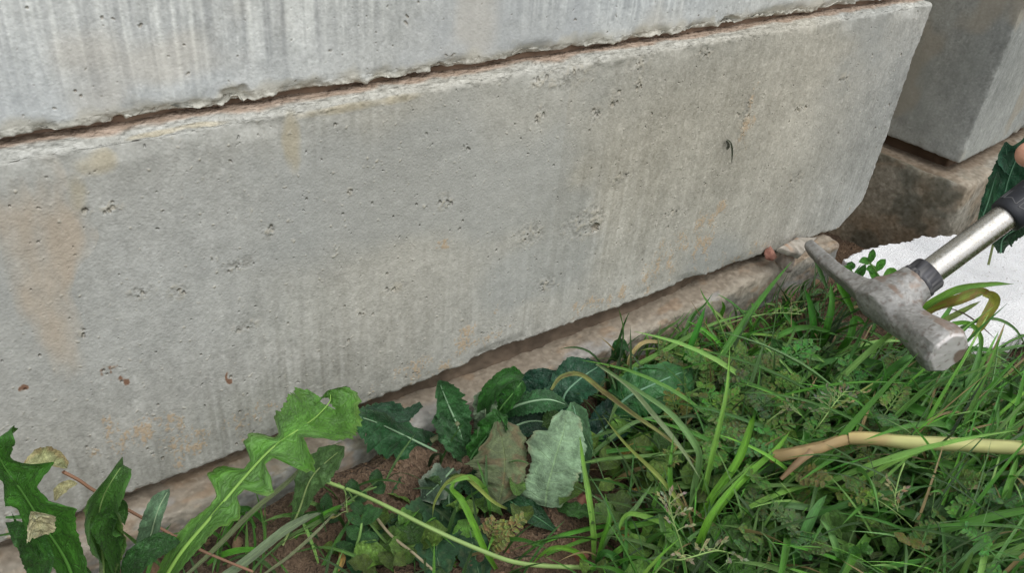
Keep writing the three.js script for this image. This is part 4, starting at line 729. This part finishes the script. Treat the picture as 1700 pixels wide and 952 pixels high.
{
  const d = thing('parsley_seedling', 'yellowish parsley like seedling on the bare soil at the bottom centre', 'seedling');
  for (const [a, b] of [[[800, 915, 0.004], [868, 862, 0.03]], [[800, 915, 0.004], [822, 866, 0.028]], [[800, 915, 0.004], [842, 892, 0.024]]]) mesh('leaf', featherGeo(Gp(...a), Gp(...b), [168, 172, 96], 0.010), LM.dull, d);
  const gs = [];
  for (let i = 0; i < 140; i++) { const x = i < 66 ? rr(1130, 1290) : rr(1230, 1680), y = i < 66 ? rr(600, 760) : rr(640, 940), a = Gp(x, y, rr(0.014, 0.036), 0.03), l = rr(0.02, 0.034), az = rr(0, 6.28); gs.push(featherGeo(a, a.clone().add(V(Math.cos(az) * l, rr(0.004, 0.02), Math.sin(az) * l)), [104 + rr(-12, 24), 152 + rr(-20, 20), 66 + rr(-10, 14)], rr(0.008, 0.013))); }
  tag(mesh('feathery_ground_cover', mergeGeometries(gs), LM.dull), 'fine feathery green leaves spread among the grass', 'ground cover', null, 'stuff');
}
// round and toothed little leaves close to the ground
{
  const gs = [];
  for (let i = 0; i < 600; i++) {
    const x = rr(560, 1700), y = rr(560, 960); if (x < 1010 && rnd() < 0.45) continue; if (y < 820 - (x - 610) * 0.395) continue; if (x > 1420 && y < 600) continue; if (x > 790 && x < 1000 && y > 855 && y < 945) continue;
    const a = Gp(x, y, rr(0.002, 0.027), 0.028), az = rr(0, 6.28), l = rr(0.008, 0.02), k = rr(0.7, 1.2), e = a.clone().add(V(Math.cos(az) * l, rr(-0.003, 0.006), Math.sin(az) * l));
    gs.push(leafGeo({ pts: [a, a.clone().lerp(e, 0.5).add(V(0, 0.002, 0)), e], wl: [[0, l * 0.15], [0.3, l * 0.42], [0.6, l * 0.4], [1, 0.0003]], col: [92 * k + rr(0, 24), 146 * k, 58 * k], nT: 12, nS: 2, teeth: 0.2, teethN: 5, fold: 0.2, wave: 0.3, up: V(rr(-0.5, 0.5), 1, rr(-0.3, 0.7)) }));
  }
  tag(mesh('small_leaf_ground_cover', mergeGeometries(gs), LM.leaf), 'little round and toothed leaves low among the grass', 'ground cover', null, 'stuff');
}

// ---------------------------------------------------------------- grass
function bladeGeo(pts, w, col, o = {}) {   // pts in metres
  return leafGeo({ pts, wl: o.shape ?? [[0, w * 0.55], [0.25, w * 0.95], [0.55, w], [0.8, w * 0.65], [1, w * 0.04]], col, fold: o.fold ?? 0.35, wave: o.wave ?? 0.05, nT: o.nT ?? 16, nS: o.nS ?? 1, roll: o.roll ?? 0, up: o.up, edge: o.edge, spots: o.spots });
}
const GREENS = [[84, 146, 48], [106, 164, 60], [72, 130, 48], [128, 174, 88], [102, 142, 82], [82, 142, 42]];
{
  const fine = [], wide = [];
  const grow = (p, az, L, lean, w, col, list, droop) => {
    const d = V(Math.cos(az), 0, Math.sin(az)), pts = []; let q = p.clone(), th = lean; const n = 5, st = L / n;
    for (let i = 0; i <= n; i++) { pts.push(q.clone()); th += droop / n; q = q.clone().add(V(d.x * Math.sin(th) * st, Math.cos(th) * st, d.z * Math.sin(th) * st)); if (q.y < GROUND - 0.008 + 0.002) q.y = GROUND - 0.006; if (q.z < 0.022 && q.x < 0 ) q.z = 0.022 + rnd() * 0.004; }
    list.push(bladeGeo(pts, w, col, { nT: 9, up: V(rr(-0.6, 0.6), 1, rr(-0.2, 0.9)), roll: rr(-0.5, 0.5) }));
  };
  // how thickly it grows at a pixel of the photograph's lawn
  const density = (x, y) => { if (y < 800 - (x - 610) * 0.395) return 0; if (x > 1400 && y < 590) return 0.12; if (x > 1500 && y < 650) return 0.3; if (x > 860 && x < 1000 && y > 865 && y < 945) return 0; if (x < 620) return 0.10; if (x < 990) return y > 800 ? 0.09 : 0.03; if (x < 1100 && y > 780) return 0.3; if (y > 860 && x > 1100 && x < 1450) return 0.6; return 1; };
  for (let i = 0; i < 8200; i++) {
    const x = rr(200, 1900), y = rr(470, 1080); if (rnd() > density(Math.min(x, 1699), Math.min(y, 951))) continue;
    const p = Gp(x, y, -0.004, 0.026); p.y = groundHeight(p.x, p.z) - 0.001;
    if (p.x > -0.03 && p.z < 0.135) continue;
    const right = x > 1350, az = right ? (rnd() < 0.6 ? rr(-0.5, 0.7) : rr(2.4, 4.0)) : rr(0, 6.28), L = rr(0.03, right ? (y < 690 ? 0.05 : 0.12) : x < 990 ? 0.045 : y < 640 - (x - 1100) * 0.35 ? 0.045 : 0.08), k = rr(0.72, 1.2) * (0.9 + 0.35 * n2(x / 60, y / 60)), c = GREENS[Math.floor(rnd() * 6)].map(v => v * k), dead = rnd() < 0.07;
    grow(p, az, L, right && rnd() < 0.6 ? rr(0.5, 1.1) : rr(0.05, 0.6), rr(0.0004, 0.0014) * (rnd() < 0.15 ? 1.35 : 1), dead ? [166, 146, 100] : c, fine, rr(0.4, right ? 1.5 : 1.3));
  }
  for (let i = 0; i < 260; i++) {   // long broad blades lodged over one another at the right
    const x = rr(1080, 1800), y = rr(600, 1000); if (y < 830 - (x - 610) * 0.30 || (x < 1250 && rnd() < 0.5)) continue;
    const p = Gp(x, y, 0, 0.03); p.y = groundHeight(p.x, p.z) + rr(0, 0.012); if (p.x > -0.03 && p.z < 0.16) continue;
    const k = rr(0.75, 1.2), hi = y < 700; grow(p, rnd() < 0.55 ? rr(-0.5, 0.9) : rr(2.2, 4.1), rr(0.06, hi ? 0.09 : 0.15), rr(0.5, 1.15), rr(0.0013, 0.0024), GREENS[Math.floor(rnd() * 6)].map(v => v * k), wide, rr(0.5, 1.2));
  }
  // beyond the picture the lawn goes on
  for (let i = 0; i < 2600; i++) {
    const a = rr(0, 1), x = a < 0.5 ? rr(-0.9, 0.7) : rr(0.3, 0.9), z = a < 0.5 ? rr(0.34, 0.8) : rr(0.15, 0.8); const p = V(x, groundHeight(x, z), z); if (p.clone().sub(CAM).length() < 0.22) continue;
    grow(p, rr(0, 6.28), rr(0.04, 0.09), rr(0.1, 0.7), rr(0.001, 0.0025), GREENS[Math.floor(rnd() * 6)].map(v => v * rr(0.75, 1.1)), wide, rr(0.4, 1.3));
  }
  tag(mesh('grass', mergeGeometries(fine.concat(wide)), LM.blade), 'green grass growing along the foot of the blocks', 'grass', null, 'stuff');
}
// tufts and single long blades that stand out
function tuft(label, blades) {
  const d = thing('grass_tuft', label, 'grass tuft');
  for (const [pp, w, c, o] of blades) { const pts = Gs(...pp), u = pxAt(pts[Math.floor(pts.length / 2)]); mesh('blade', bladeGeo(pts, w * 0.72 * u, c, { nT: 34, nS: 2, ...o }), o?.dry ? LM.dry : LM.blade, d); }
  return d;
}
const A = [112, 168, 50], B = [92, 150, 44], C = [130, 178, 76], D = [116, 154, 92], Y = [158, 174, 90], S = [196, 176, 120];
tuft('fan of tall bright grass blades rising from the bottom edge right of centre', [
  [[[1150, 900, 0.0], [1168, 820, 0.03], [1186, 740, 0.06], [1205, 655, 0.085], [1212, 568, 0.10]], 6, C],
  [[[1150, 905, 0.0], [1180, 830, 0.03], [1225, 765, 0.05], [1248, 700, 0.07], [1250, 690, 0.075]], 9, A],
  [[[1140, 905, 0.0], [1150, 820, 0.03], [1160, 760, 0.055], [1150, 735, 0.065], [1115, 690, 0.075], [1060, 650, 0.08], [985, 600, 0.075]], 8, D],
  [[[1160, 905, 0.0], [1190, 850, 0.025], [1230, 800, 0.04], [1290, 745, 0.045], [1312, 715, 0.05]], 8, A],
  [[[1165, 910, 0.0], [1210, 870, 0.02], [1260, 835, 0.03], [1330, 810, 0.03], [1400, 800, 0.02]], 6, C],
  [[[1135, 910, 0.0], [1120, 850, 0.03], [1112, 790, 0.055], [1118, 720, 0.07]], 7, B],
  [[[1145, 930, 0.0], [1130, 890, 0.02], [1080, 862, 0.034], [1040, 856, 0.034], [1022, 900, 0.02]], 7, C],
  [[[1155, 950, 0.0], [1160, 905, 0.03], [1185, 850, 0.05], [1250, 770, 0.06]], 9, A],
  [[[1128, 960, 0.0], [1108, 910, 0.02], [1095, 860, 0.04], [1092, 852, 0.045]], 7, D],
  [[[1170, 950, 0.0], [1200, 910, 0.02], [1270, 870, 0.02], [1330, 870, 0.01]], 6, B],
  [[[1150, 920, 0.0], [1140, 860, 0.03], [1100, 800, 0.05], [1040, 740, 0.05], [1000, 690, 0.045]], 5, Y],
]);
tuft('low grass tuft with arching blades at the bottom centre beside the parsley seedling', [
  [[[985, 940, 0.0], [985, 890, 0.02], [978, 830, 0.036], [968, 770, 0.048], [962, 720, 0.05]], 7, C],
  [[[990, 945, 0.0], [1000, 900, 0.02], [1012, 860, 0.034], [1004, 820, 0.04]], 6, B],
  [[[985, 945, 0.0], [1010, 890, 0.02], [1050, 850, 0.03], [1085, 800, 0.036]], 7, D],
  [[[980, 945, 0.0], [960, 920, 0.01], [915, 912, 0.016], [880, 940, 0.006]], 6, A],
  [[[990, 950, 0.0], [1020, 920, 0.02], [1050, 905, 0.022], [1065, 940, 0.01]], 7, B],
  [[[988, 950, 0.0], [1005, 920, 0.02], [1030, 935, 0.016], [1045, 965, 0.004]], 9, [60, 116, 44]],
]);
tuft('pair of green blades bent over the soil in front of the rosette', [
  [[[832, 960, 0.0], [805, 915, 0.025], [785, 870, 0.04], [765, 830, 0.05], [750, 812, 0.05], [760, 795, 0.05]], 8, A],
  [[[850, 850, 0.01], [820, 835, 0.03], [790, 808, 0.044], [770, 792, 0.05], [745, 800, 0.044], [722, 835, 0.03], [718, 860, 0.02]], 5, Y],
  [[[812, 840, 0.01], [800, 812, 0.034], [775, 794, 0.05], [740, 806, 0.05]], 8, C],
  [[[640, 800, 0.0, 0.03], [662, 760, 0.03, 0.03], [690, 720, 0.045, 0.03]], 3, D],
]);
tuft('long grey green dried blades crossing the soil below the big dandelion leaf', [
  [[[330, 985, 0.03], [400, 940, 0.034], [470, 885, 0.034], [512, 860, 0.034], [536, 852, 0.03]], 11, [128, 146, 112], { dry: 1 }],
  [[[300, 965, 0.05], [355, 915, 0.05], [420, 850, 0.05], [480, 800, 0.05], [522, 758, 0.048], [575, 730, 0.04]], 6, [128, 142, 96], { dry: 1 }],
  [[[430, 960, 0.01], [480, 925, 0.02], [530, 880, 0.03], [590, 815, 0.03]], 4, [150, 160, 116], { dry: 1 }],
  [[[200, 880, 0.04], [230, 905, 0.036], [262, 935, 0.03], [285, 960, 0.02]], 4, [90, 134, 60]],
]);
tuft('bent blades with brown tinted undersides standing before the foam board', [
  [[[1490, 560, 0.0, 0.04], [1530, 515, 0.04, 0.04], [1580, 486, 0.055, 0.04], [1640, 474, 0.055, 0.04], [1682, 472, 0.05, 0.04]], 9, [98, 148, 40], { edge: [[140, 110, 50], 0.9, 0.3] }],
  [[[1480, 570, 0.0, 0.04], [1540, 518, 0.03, 0.04], [1590, 500, 0.05, 0.04], [1632, 486, 0.055, 0.04], [1646, 494, 0.055, 0.04]], 13, [122, 140, 50], { spots: [[148, 112, 70], 0.02, 0.7] }],
  [[[1632, 488, 0.056, 0.04], [1648, 496, 0.055, 0.04], [1634, 530, 0.05, 0.04], [1620, 552, 0.045, 0.04], [1602, 568, 0.04, 0.04]], 10, [134, 140, 48], { spots: [[140, 104, 60], 0.08, 0.6], shape: [[0, 0.003], [0.3, 0.0042], [0.6, 0.0036], [1, 0.0003]] }],
  [[[1500, 590, 0.0, 0.05], [1555, 542, 0.03, 0.05], [1600, 516, 0.04, 0.05], [1628, 500, 0.045, 0.05]], 7, [128, 150, 76]],
  [[[1490, 580, 0.0, 0.05], [1560, 545, 0.04, 0.05], [1605, 538, 0.05, 0.05], [1626, 560, 0.05, 0.05], [1622, 600, 0.045, 0.05], [1610, 650, 0.02, 0.05]], 6, [104, 156, 60]],
  [[[1560, 560, 0.03, 0.05], [1640, 530, 0.05, 0.05], [1680, 544, 0.045, 0.05], [1705, 580, 0.03, 0.05]], 4, [92, 128, 70]],
  [[[1570, 510, 0.03, 0.05], [1610, 528, 0.045, 0.05], [1655, 566, 0.045, 0.05]], 2, [120, 100, 90], { dry: 1 }],
  [[[1470, 505, 0.02, 0.04], [1466, 480, 0.04, 0.04], [1478, 452, 0.05, 0.04], [1500, 480, 0.045, 0.04], [1512, 500, 0.03, 0.04]], 9, [100, 158, 58]],
  [[[1415, 520, 0.01, 0.03], [1395, 470, 0.04, 0.03], [1404, 448, 0.05, 0.03], [1430, 500, 0.03, 0.03]], 10, [92, 160, 50]],
]);
tuft('blade standing upright against the ledge with a bent straw behind it', [
  [[[1120, 640, 0.0, 0.03], [1140, 590, 0.04, 0.03], [1160, 540, 0.06, 0.03], [1171, 508, 0.07, 0.03]], 7, [62, 140, 36]],
  [[[1040, 620, 0.01, 0.03], [1048, 590, 0.03, 0.03], [1066, 571, 0.036, 0.03], [1110, 572, 0.03, 0.03], [1188, 582, 0.02, 0.03]], 5, S, { dry: 1 }],
  [[[1000, 660, 0.01, 0.03], [1040, 618, 0.03, 0.03], [1100, 585, 0.04, 0.03], [1180, 540, 0.045, 0.03], [1250, 520, 0.04, 0.03]], 6, [120, 166, 80]],
  [[[1240, 620, 0.02, 0.03], [1160, 598, 0.034, 0.03], [1090, 580, 0.036, 0.03], [1062, 582, 0.03, 0.03]], 3, [150, 176, 92]],
  [[[1180, 560, 0.02, 0.03], [1230, 555, 0.03, 0.03], [1300, 560, 0.03, 0.03], [1370, 575, 0.02, 0.03]], 3, C],
  [[[1195, 530, 0.03, 0.028], [1200, 512, 0.04, 0.028], [1198, 500, 0.045, 0.028]], 5, B],
]);
tuft('spotted yellowing blade arching over the broad leaves', [
  [[[915, 648, 0.05], [930, 628, 0.056], [960, 622, 0.06], [1000, 650, 0.06], [1050, 688, 0.06], [1110, 730, 0.05], [1180, 790, 0.03]], 6, [152, 158, 92], { spots: [[108, 88, 60], 0.1, 0.7] }],
  [[[990, 605, 0.06], [1040, 640, 0.065], [1085, 690, 0.07], [1130, 745, 0.06], [1165, 800, 0.04]], 6, [150, 168, 124]],
  [[[940, 800, 0.01], [1000, 740, 0.03], [1060, 700, 0.04], [1150, 690, 0.036]], 5, D],
  [[[900, 790, 0.01], [1000, 765, 0.03], [1100, 755, 0.04], [1200, 740, 0.03], [1290, 700, 0.02]], 4, [128, 166, 96]],
]);
tuft('bright tuft of blades beneath the hammer pick at the end of the ledge', [
  [[[1345, 590, 0.0, 0.03], [1350, 550, 0.03, 0.03], [1345, 510, 0.045, 0.03], [1335, 478, 0.05, 0.03]], 8, [66, 138, 40]],
  [[[1360, 590, 0.0, 0.03], [1372, 545, 0.03, 0.03], [1380, 505, 0.045, 0.03], [1378, 470, 0.055, 0.03]], 8, [78, 146, 44]],
  [[[1335, 580, 0.0, 0.03], [1320, 545, 0.03, 0.03], [1296, 515, 0.04, 0.03]], 7, [72, 140, 46]],
  [[[1372, 480, 0.045, 0.03], [1356, 440, 0.06, 0.028], [1347, 412, 0.07, 0.026]], 5, [70, 110, 52]],
  [[[1380, 600, 0.0, 0.03], [1410, 560, 0.03, 0.03], [1420, 530, 0.04, 0.03], [1440, 545, 0.04, 0.03]], 8, [84, 150, 50]],
  [[[1260, 600, 0.0, 0.03], [1290, 560, 0.03, 0.03], [1340, 545, 0.035, 0.03], [1400, 560, 0.03, 0.03]], 7, [90, 150, 60]],
  [[[1400, 620, 0.0, 0.03], [1340, 590, 0.035, 0.03], [1270, 585, 0.035, 0.03], [1200, 600, 0.02, 0.03]], 6, [100, 160, 66]],
]);
tuft('loose thin blades and stems over the bare soil below the small leaved weed', [
  [[[420, 960, 0.0], [470, 900, 0.02], [540, 860, 0.03], [640, 790, 0.035]], 4, [120, 154, 88]],
  [[[520, 970, 0.0], [560, 900, 0.02], [590, 850, 0.03]], 5, [82, 132, 58]],
  [[[640, 970, 0.0], [600, 930, 0.02], [540, 910, 0.02], [480, 920, 0.01]], 4, [100, 142, 70]],
  [[[360, 960, 0.01], [372, 890, 0.04], [390, 840, 0.045]], 4, [86, 136, 56]],
  [[[690, 950, 0.0], [640, 900, 0.02], [600, 850, 0.03], [570, 800, 0.035]], 3, [112, 150, 76]],
  [[[470, 965, 0.0], [430, 930, 0.02], [400, 925, 0.02], [352, 950, 0.01]], 5, [92, 128, 70]],
]);
tuft('long flattened blades lying to the right below the hammer', [
  [[[1700, 640, 0.01, 0.04], [1620, 640, 0.03, 0.04], [1520, 625, 0.035, 0.04], [1430, 600, 0.03, 0.04], [1390, 588, 0.02, 0.04]], 13, [78, 130, 62]],
  [[[1390, 660, 0.0], [1480, 650, 0.03], [1570, 628, 0.035], [1700, 612, 0.02]], 10, [60, 130, 36]],
  [[[1500, 720, 0.0], [1560, 690, 0.03], [1600, 650, 0.045], [1622, 600, 0.05], [1628, 560, 0.05]], 9, [92, 146, 66]],
  [[[1420, 640, 0.01], [1480, 665, 0.035], [1560, 700, 0.04], [1640, 745, 0.03], [1652, 790, 0.01]], 13, [76, 136, 48]],
  [[[1460, 680, 0.0], [1520, 660, 0.03], [1600, 690, 0.034], [1660, 730, 0.02]], 10, [104, 156, 60]],
  [[[1720, 690, 0.02], [1670, 660, 0.035], [1600, 640, 0.03], [1560, 640, 0.02]], 12, [90, 146, 56]],
  [[[1400, 700, 0.0], [1440, 650, 0.03], [1500, 600, 0.05], [1520, 590, 0.05]], 9, [74, 140, 44]],
  [[[1470, 640, 0.0, 0.04], [1420, 610, 0.03, 0.04], [1380, 600, 0.034, 0.04], [1330, 625, 0.02, 0.04]], 9, [86, 140, 70]],
  [[[1300, 690, 0.0], [1360, 690, 0.03], [1420, 655, 0.045], [1475, 620, 0.04]], 3, Y],
  [[[1640, 920, 0.01], [1660, 860, 0.03], [1676, 800, 0.045], [1690, 755, 0.05]], 9, [96, 150, 56]],
]);
tuft('blades sweeping down to the right beneath the long pale stalk', [
  [[[1450, 820, 0.01], [1500, 850, 0.03], [1560, 880, 0.03], [1620, 940, 0.02]], 11, [76, 126, 52]],
  [[[1440, 800, 0.01], [1530, 800, 0.03], [1600, 830, 0.03], [1660, 890, 0.01]], 8, [92, 144, 60]],
  [[[1300, 830, 0.0], [1400, 810, 0.03], [1480, 770, 0.05], [1545, 745, 0.05]], 6, C],
  [[[1500, 760, 0.02], [1560, 770, 0.035], [1640, 795, 0.03], [1655, 800, 0.02]], 10, [98, 152, 64]],
  [[[1320, 960, 0.0], [1330, 900, 0.03], [1352, 850, 0.045], [1372, 822, 0.045]], 11, [88, 140, 72]],
  [[[1400, 960, 0.0], [1390, 920, 0.03], [1375, 880, 0.04], [1360, 862, 0.045]], 8, [112, 158, 88]],
  [[[1230, 850, 0.0], [1290, 840, 0.03], [1350, 845, 0.03], [1420, 850, 0.01]], 8, [100, 140, 84]],
  [[[1700, 850, 0.02], [1640, 860, 0.03], [1580, 865, 0.03], [1520, 830, 0.02]], 3, [176, 164, 110], { dry: 1 }],
  [[[1542, 822, 0.03], [1590, 812, 0.036], [1625, 812, 0.034], [1632, 828, 0.028]], 6, [160, 154, 110], { dry: 1 }],
]);
tuft('dark fine blades at the left edge in front of the dandelion', [
  [[[10, 860, 0.06], [60, 860, 0.062], [100, 866, 0.06]], 5, [90, 146, 70]],
  [[[0, 890, 0.06], [70, 880, 0.066], [130, 905, 0.05]], 4, [84, 130, 60]],
  [[[60, 960, 0.02], [40, 900, 0.05], [20, 850, 0.06]], 5, [64, 116, 44]],
  [[[250, 965, 0.01], [262, 900, 0.04], [285, 870, 0.045]], 4, [70, 120, 50]],
  [[[420, 960, 0.01], [424, 900, 0.03], [416, 850, 0.045]], 3, [80, 134, 50]],
  [[[432, 960, 0.01], [440, 890, 0.03], [422, 800, 0.05]], 3, [96, 146, 60]],
  [[[160, 965, 0.02], [130, 930, 0.05], [96, 900, 0.055]], 4, [76, 122, 52]],
]);

// ---- stalks
{
  const s = thing('dead_stalk', 'thick pale yellow green stalk lying across the grass at the right', 'stalk');
  mesh('stem', stemGeo(Gs([1408, 728, 0.055], [1440, 728, 0.058], [1500, 734, 0.058], [1580, 738, 0.057], [1700, 744, 0.055], [1840, 748, 0.05]), 0.0040, 0.0046, [150, 132, 88], 110, 0.02, [172, 172, 112], [0.02, 0.22]), stemMat, s);
  mesh('withered_end', stemGeo(Gs([1424, 727, 0.055], [1395, 732, 0.053], [1352, 746, 0.05], [1310, 755, 0.046], [1278, 760, 0.04]), 0.0036, 0.0036, [146, 124, 84], 60, 0.35), stemMat, s);
  mesh('withered_end', stemGeo(Gs([1345, 750, 0.05], [1322, 770, 0.045], [1296, 796, 0.036]), 0.0028, 0.0012, [132, 108, 78], 24, 0.4), stemMat, s);
}
tag(mesh('trailing_stem', stemGeo(Gs([535, 798, 0.03], [600, 822, 0.034], [660, 850, 0.036], [720, 880, 0.036], [800, 915, 0.03], [860, 935, 0.022], [985, 944, 0.008]), 0.0011, 0.0013, [140, 168, 98], 80, 0.15), stemMat), 'thin pale green stem trailing across the bottom left of centre', 'stem');
tag(mesh('dry_twig', stemGeo(Gs([625, 860, 0.02], [650, 890, 0.024], [690, 922, 0.024], [722, 950, 0.02]), 0.0009, 0.0007, [150, 140, 112], 40, 0.4), stemMat), 'thin dry forked twig on the dark flat leaves at the bottom', 'twig');
tag(mesh('dry_twig', stemGeo(Gs([1180, 596, 0.03], [1240, 594, 0.034], [1275, 598, 0.034], [1302, 628, 0.02]), 0.0012, 0.0009, [130, 110, 86], 40, 0.4), stemMat), 'brown twig bent over the grass near the ledge', 'twig');
{
  const w = thing('wall_straw', 'scrap of dried grass stuck to the face of the block', 'grass scrap');
  mesh('blade', bladeGeo([[1206, 232], [1212, 238], [1215, 252], [1214, 274]].map(([x, y], i) => Zp(x, y, 0.0016 + i * 0.0005)), 0.0007, [74, 84, 60], { nT: 20 }), LM.dry, w);
  mesh('blade', bladeGeo([[1205, 234], [1208, 244], [1206, 250]].map(([x, y], i) => Zp(x, y, 0.0016 + i * 0.0005)), 0.0012, [80, 82, 66], { nT: 12 }), LM.dry, w);
}
tag(mesh('dry_leaf', leafGeo({ pts: Gs([1718, 812, 0.012], [1690, 790, 0.022], [1660, 770, 0.022], [1636, 752, 0.016]), wl: [[0, 0.006], [0.3, 0.013], [0.6, 0.012], [0.85, 0.007], [1, 0.001]], col: [160, 96, 46], edge: [[120, 70, 36], 0.6, 0.6], teeth: 0.3, teethN: 10, wave: 0.6, fold: 0.4 }), LM.dull), 'curled orange brown dry leaf at the right edge under the stalk', 'leaf');
for (const [pp, w, l] of [[[[1030, 758, 0.02], [1046, 746, 0.026], [1066, 734, 0.024]], 0.0022, 'yellowed leaf blade on the soil right of the pale torn leaf'], [[[1020, 868, 0.008], [1032, 885, 0.016], [1048, 908, 0.012]], 0.003, 'ochre dead blade among the grass at the bottom centre'], [[[1036, 812, 0.008], [1052, 816, 0.012], [1068, 808, 0.012]], 0.0015, 'short straw bit on the bare soil right of centre'], [[[560, 948, 0.01], [568, 930, 0.014], [565, 910, 0.016]], 0.002, 'yellow dead blade at the bottom edge left of centre']])
  tag(mesh('dry_straw', bladeGeo(Gs(...pp), w, [186, 152, 84], { nT: 16, nS: 2, wave: 0.3 }), LM.dry), l, 'straw');

// ---- flowering grass heads
function panicle(label, pp, n, len, col = [190, 192, 140]) {
  const d = thing('grass_seed_head', label, 'seed head', 'flowering heads of meadow grass'), pts = Gs(...pp), c = new THREE.CatmullRomCurve3(pts), gs = [];
  mesh('stem', stemGeo(pts, 0.0006, 0.0003, [128, 158, 88], 40), stemMat, d);
  const tw = [];
  for (let i = 0; i < n; i++) {
    const t = 0.5 + 0.5 * i / n, p = c.getPoint(t), dir = V(rr(-1, 1), rr(-0.2, 0.9), rr(-1, 1)).normalize(), e = p.clone().addScaledVector(dir, len * rr(0.4, 1));
    tw.push(stemGeo([p, p.clone().lerp(e, 0.5).add(V(0, 0.001, 0)), e], 0.00022, 0.00016, [140, 160, 100], 4));
    for (let k = 0; k < 3; k++) { const a = p.clone().lerp(e, 0.55 + 0.22 * k), q = V(rr(-1, 1), rr(-0.3, 1), rr(-1, 1)).normalize().lerp(dir, 0.6).normalize(), b = a.clone().addScaledVector(q, rr(0.0025, 0.0038)); gs.push(leafGeo({ pts: [a, a.clone().lerp(b, 0.5), b], wl: [[0, 0.0003], [0.45, 0.00085], [1, 0.0001]], col: col.map(v => v * rr(0.85, 1.15)), nT: 4, nS: 1, fold: 0.5 })); }
  }
  mesh('branchlets', mergeGeometries(tw), stemMat, d); mesh('spikelets', mergeGeometries(gs), LM.dull, d);
}
panicle('grass seed head with cream spikelets at the bottom edge right of centre', [[1142, 965, 0.01], [1130, 905, 0.04], [1116, 860, 0.055], [1110, 830, 0.06]], 12, 0.012, [212, 200, 150]);
panicle('wide seed head hanging low at the bottom edge left of the cream one', [[1060, 985, 0.02], [1110, 930, 0.05], [1130, 930, 0.056], [1190, 915, 0.055], [1215, 920, 0.05]], 12, 0.010, [206, 202, 156]);
panicle('seed head lying near the ledge below the hammer pick', [[1180, 548, 0.03, 0.03], [1240, 528, 0.045, 0.03], [1290, 520, 0.05, 0.03], [1330, 522, 0.05, 0.03]], 12, 0.007, [150, 178, 110]);
panicle('pale bushy seed head in the middle of the grass', [[1330, 740, 0.02], [1360, 705, 0.05], [1385, 670, 0.06], [1402, 650, 0.065]], 18, 0.014, [176, 180, 140]);
panicle('thin seed head dangling beneath the long pale stalk', [[1500, 770, 0.05], [1490, 800, 0.055], [1485, 830, 0.05], [1490, 850, 0.045]], 9, 0.010, [190, 186, 134]);
panicle('short seed head above the soil beside the trailing stem', [[560, 800, 0.02], [574, 820, 0.035], [576, 845, 0.035], [580, 870, 0.03]], 9, 0.009, [150, 152, 104]);
panicle('seed head leaning out of the blades left of the bushy one', [[1260, 740, 0.02], [1275, 700, 0.05], [1310, 680, 0.06], [1330, 690, 0.06]], 10, 0.011, [150, 172, 110]);
panicle('upright unopened seed head beside the fan of tall blades', [[1110, 860, 0.02], [1112, 800, 0.05], [1114, 765, 0.06], [1115, 750, 0.062]], 12, 0.004, [150, 176, 90]);

// ---- leaves beside the second stack, behind the hand
{
  const d = thing('climbing_weed', 'dark blue green leaves growing beside the second stack behind the hand', 'weed');
  for (const [a, w, c] of [[[[1640, 400], [1660, 350], [1676, 290], [1705, 225]], 34, [40, 92, 62]], [[[1650, 340], [1668, 300], [1690, 262], [1715, 240]], 26, [30, 76, 52]], [[[1660, 420], [1665, 396], [1690, 380], [1720, 372]], 22, [26, 66, 34]], [[[1700, 330], [1690, 290], [1672, 262], [1668, 236]], 26, [48, 104, 76]], [[[1620, 380], [1636, 345], [1650, 300], [1655, 285]], 10, [58, 112, 74]]]) {
    const pts = a.map(([x, y], i) => Dp(x, y, 0.80 - i * 0.012)); leafPart(d, { pts, wl: [[0, 0.2 * w], [0.4, w], [0.75, 0.8 * w], [1, 2]], col: c, wave: 0.25, teeth: 0.12, teethN: 10 }, LM.leaf, { r: 1.8, col: [96, 140, 110] });
  }
  mesh('stem', stemGeo([Dp(1640, 440, 0.80), Dp(1655, 380, 0.79), Dp(1680, 320, 0.78), Dp(1700, 250, 0.77)], 0.0012, 0.0009, [120, 130, 80], 30), stemMat, d);
}
renderer.render(scene, camera);
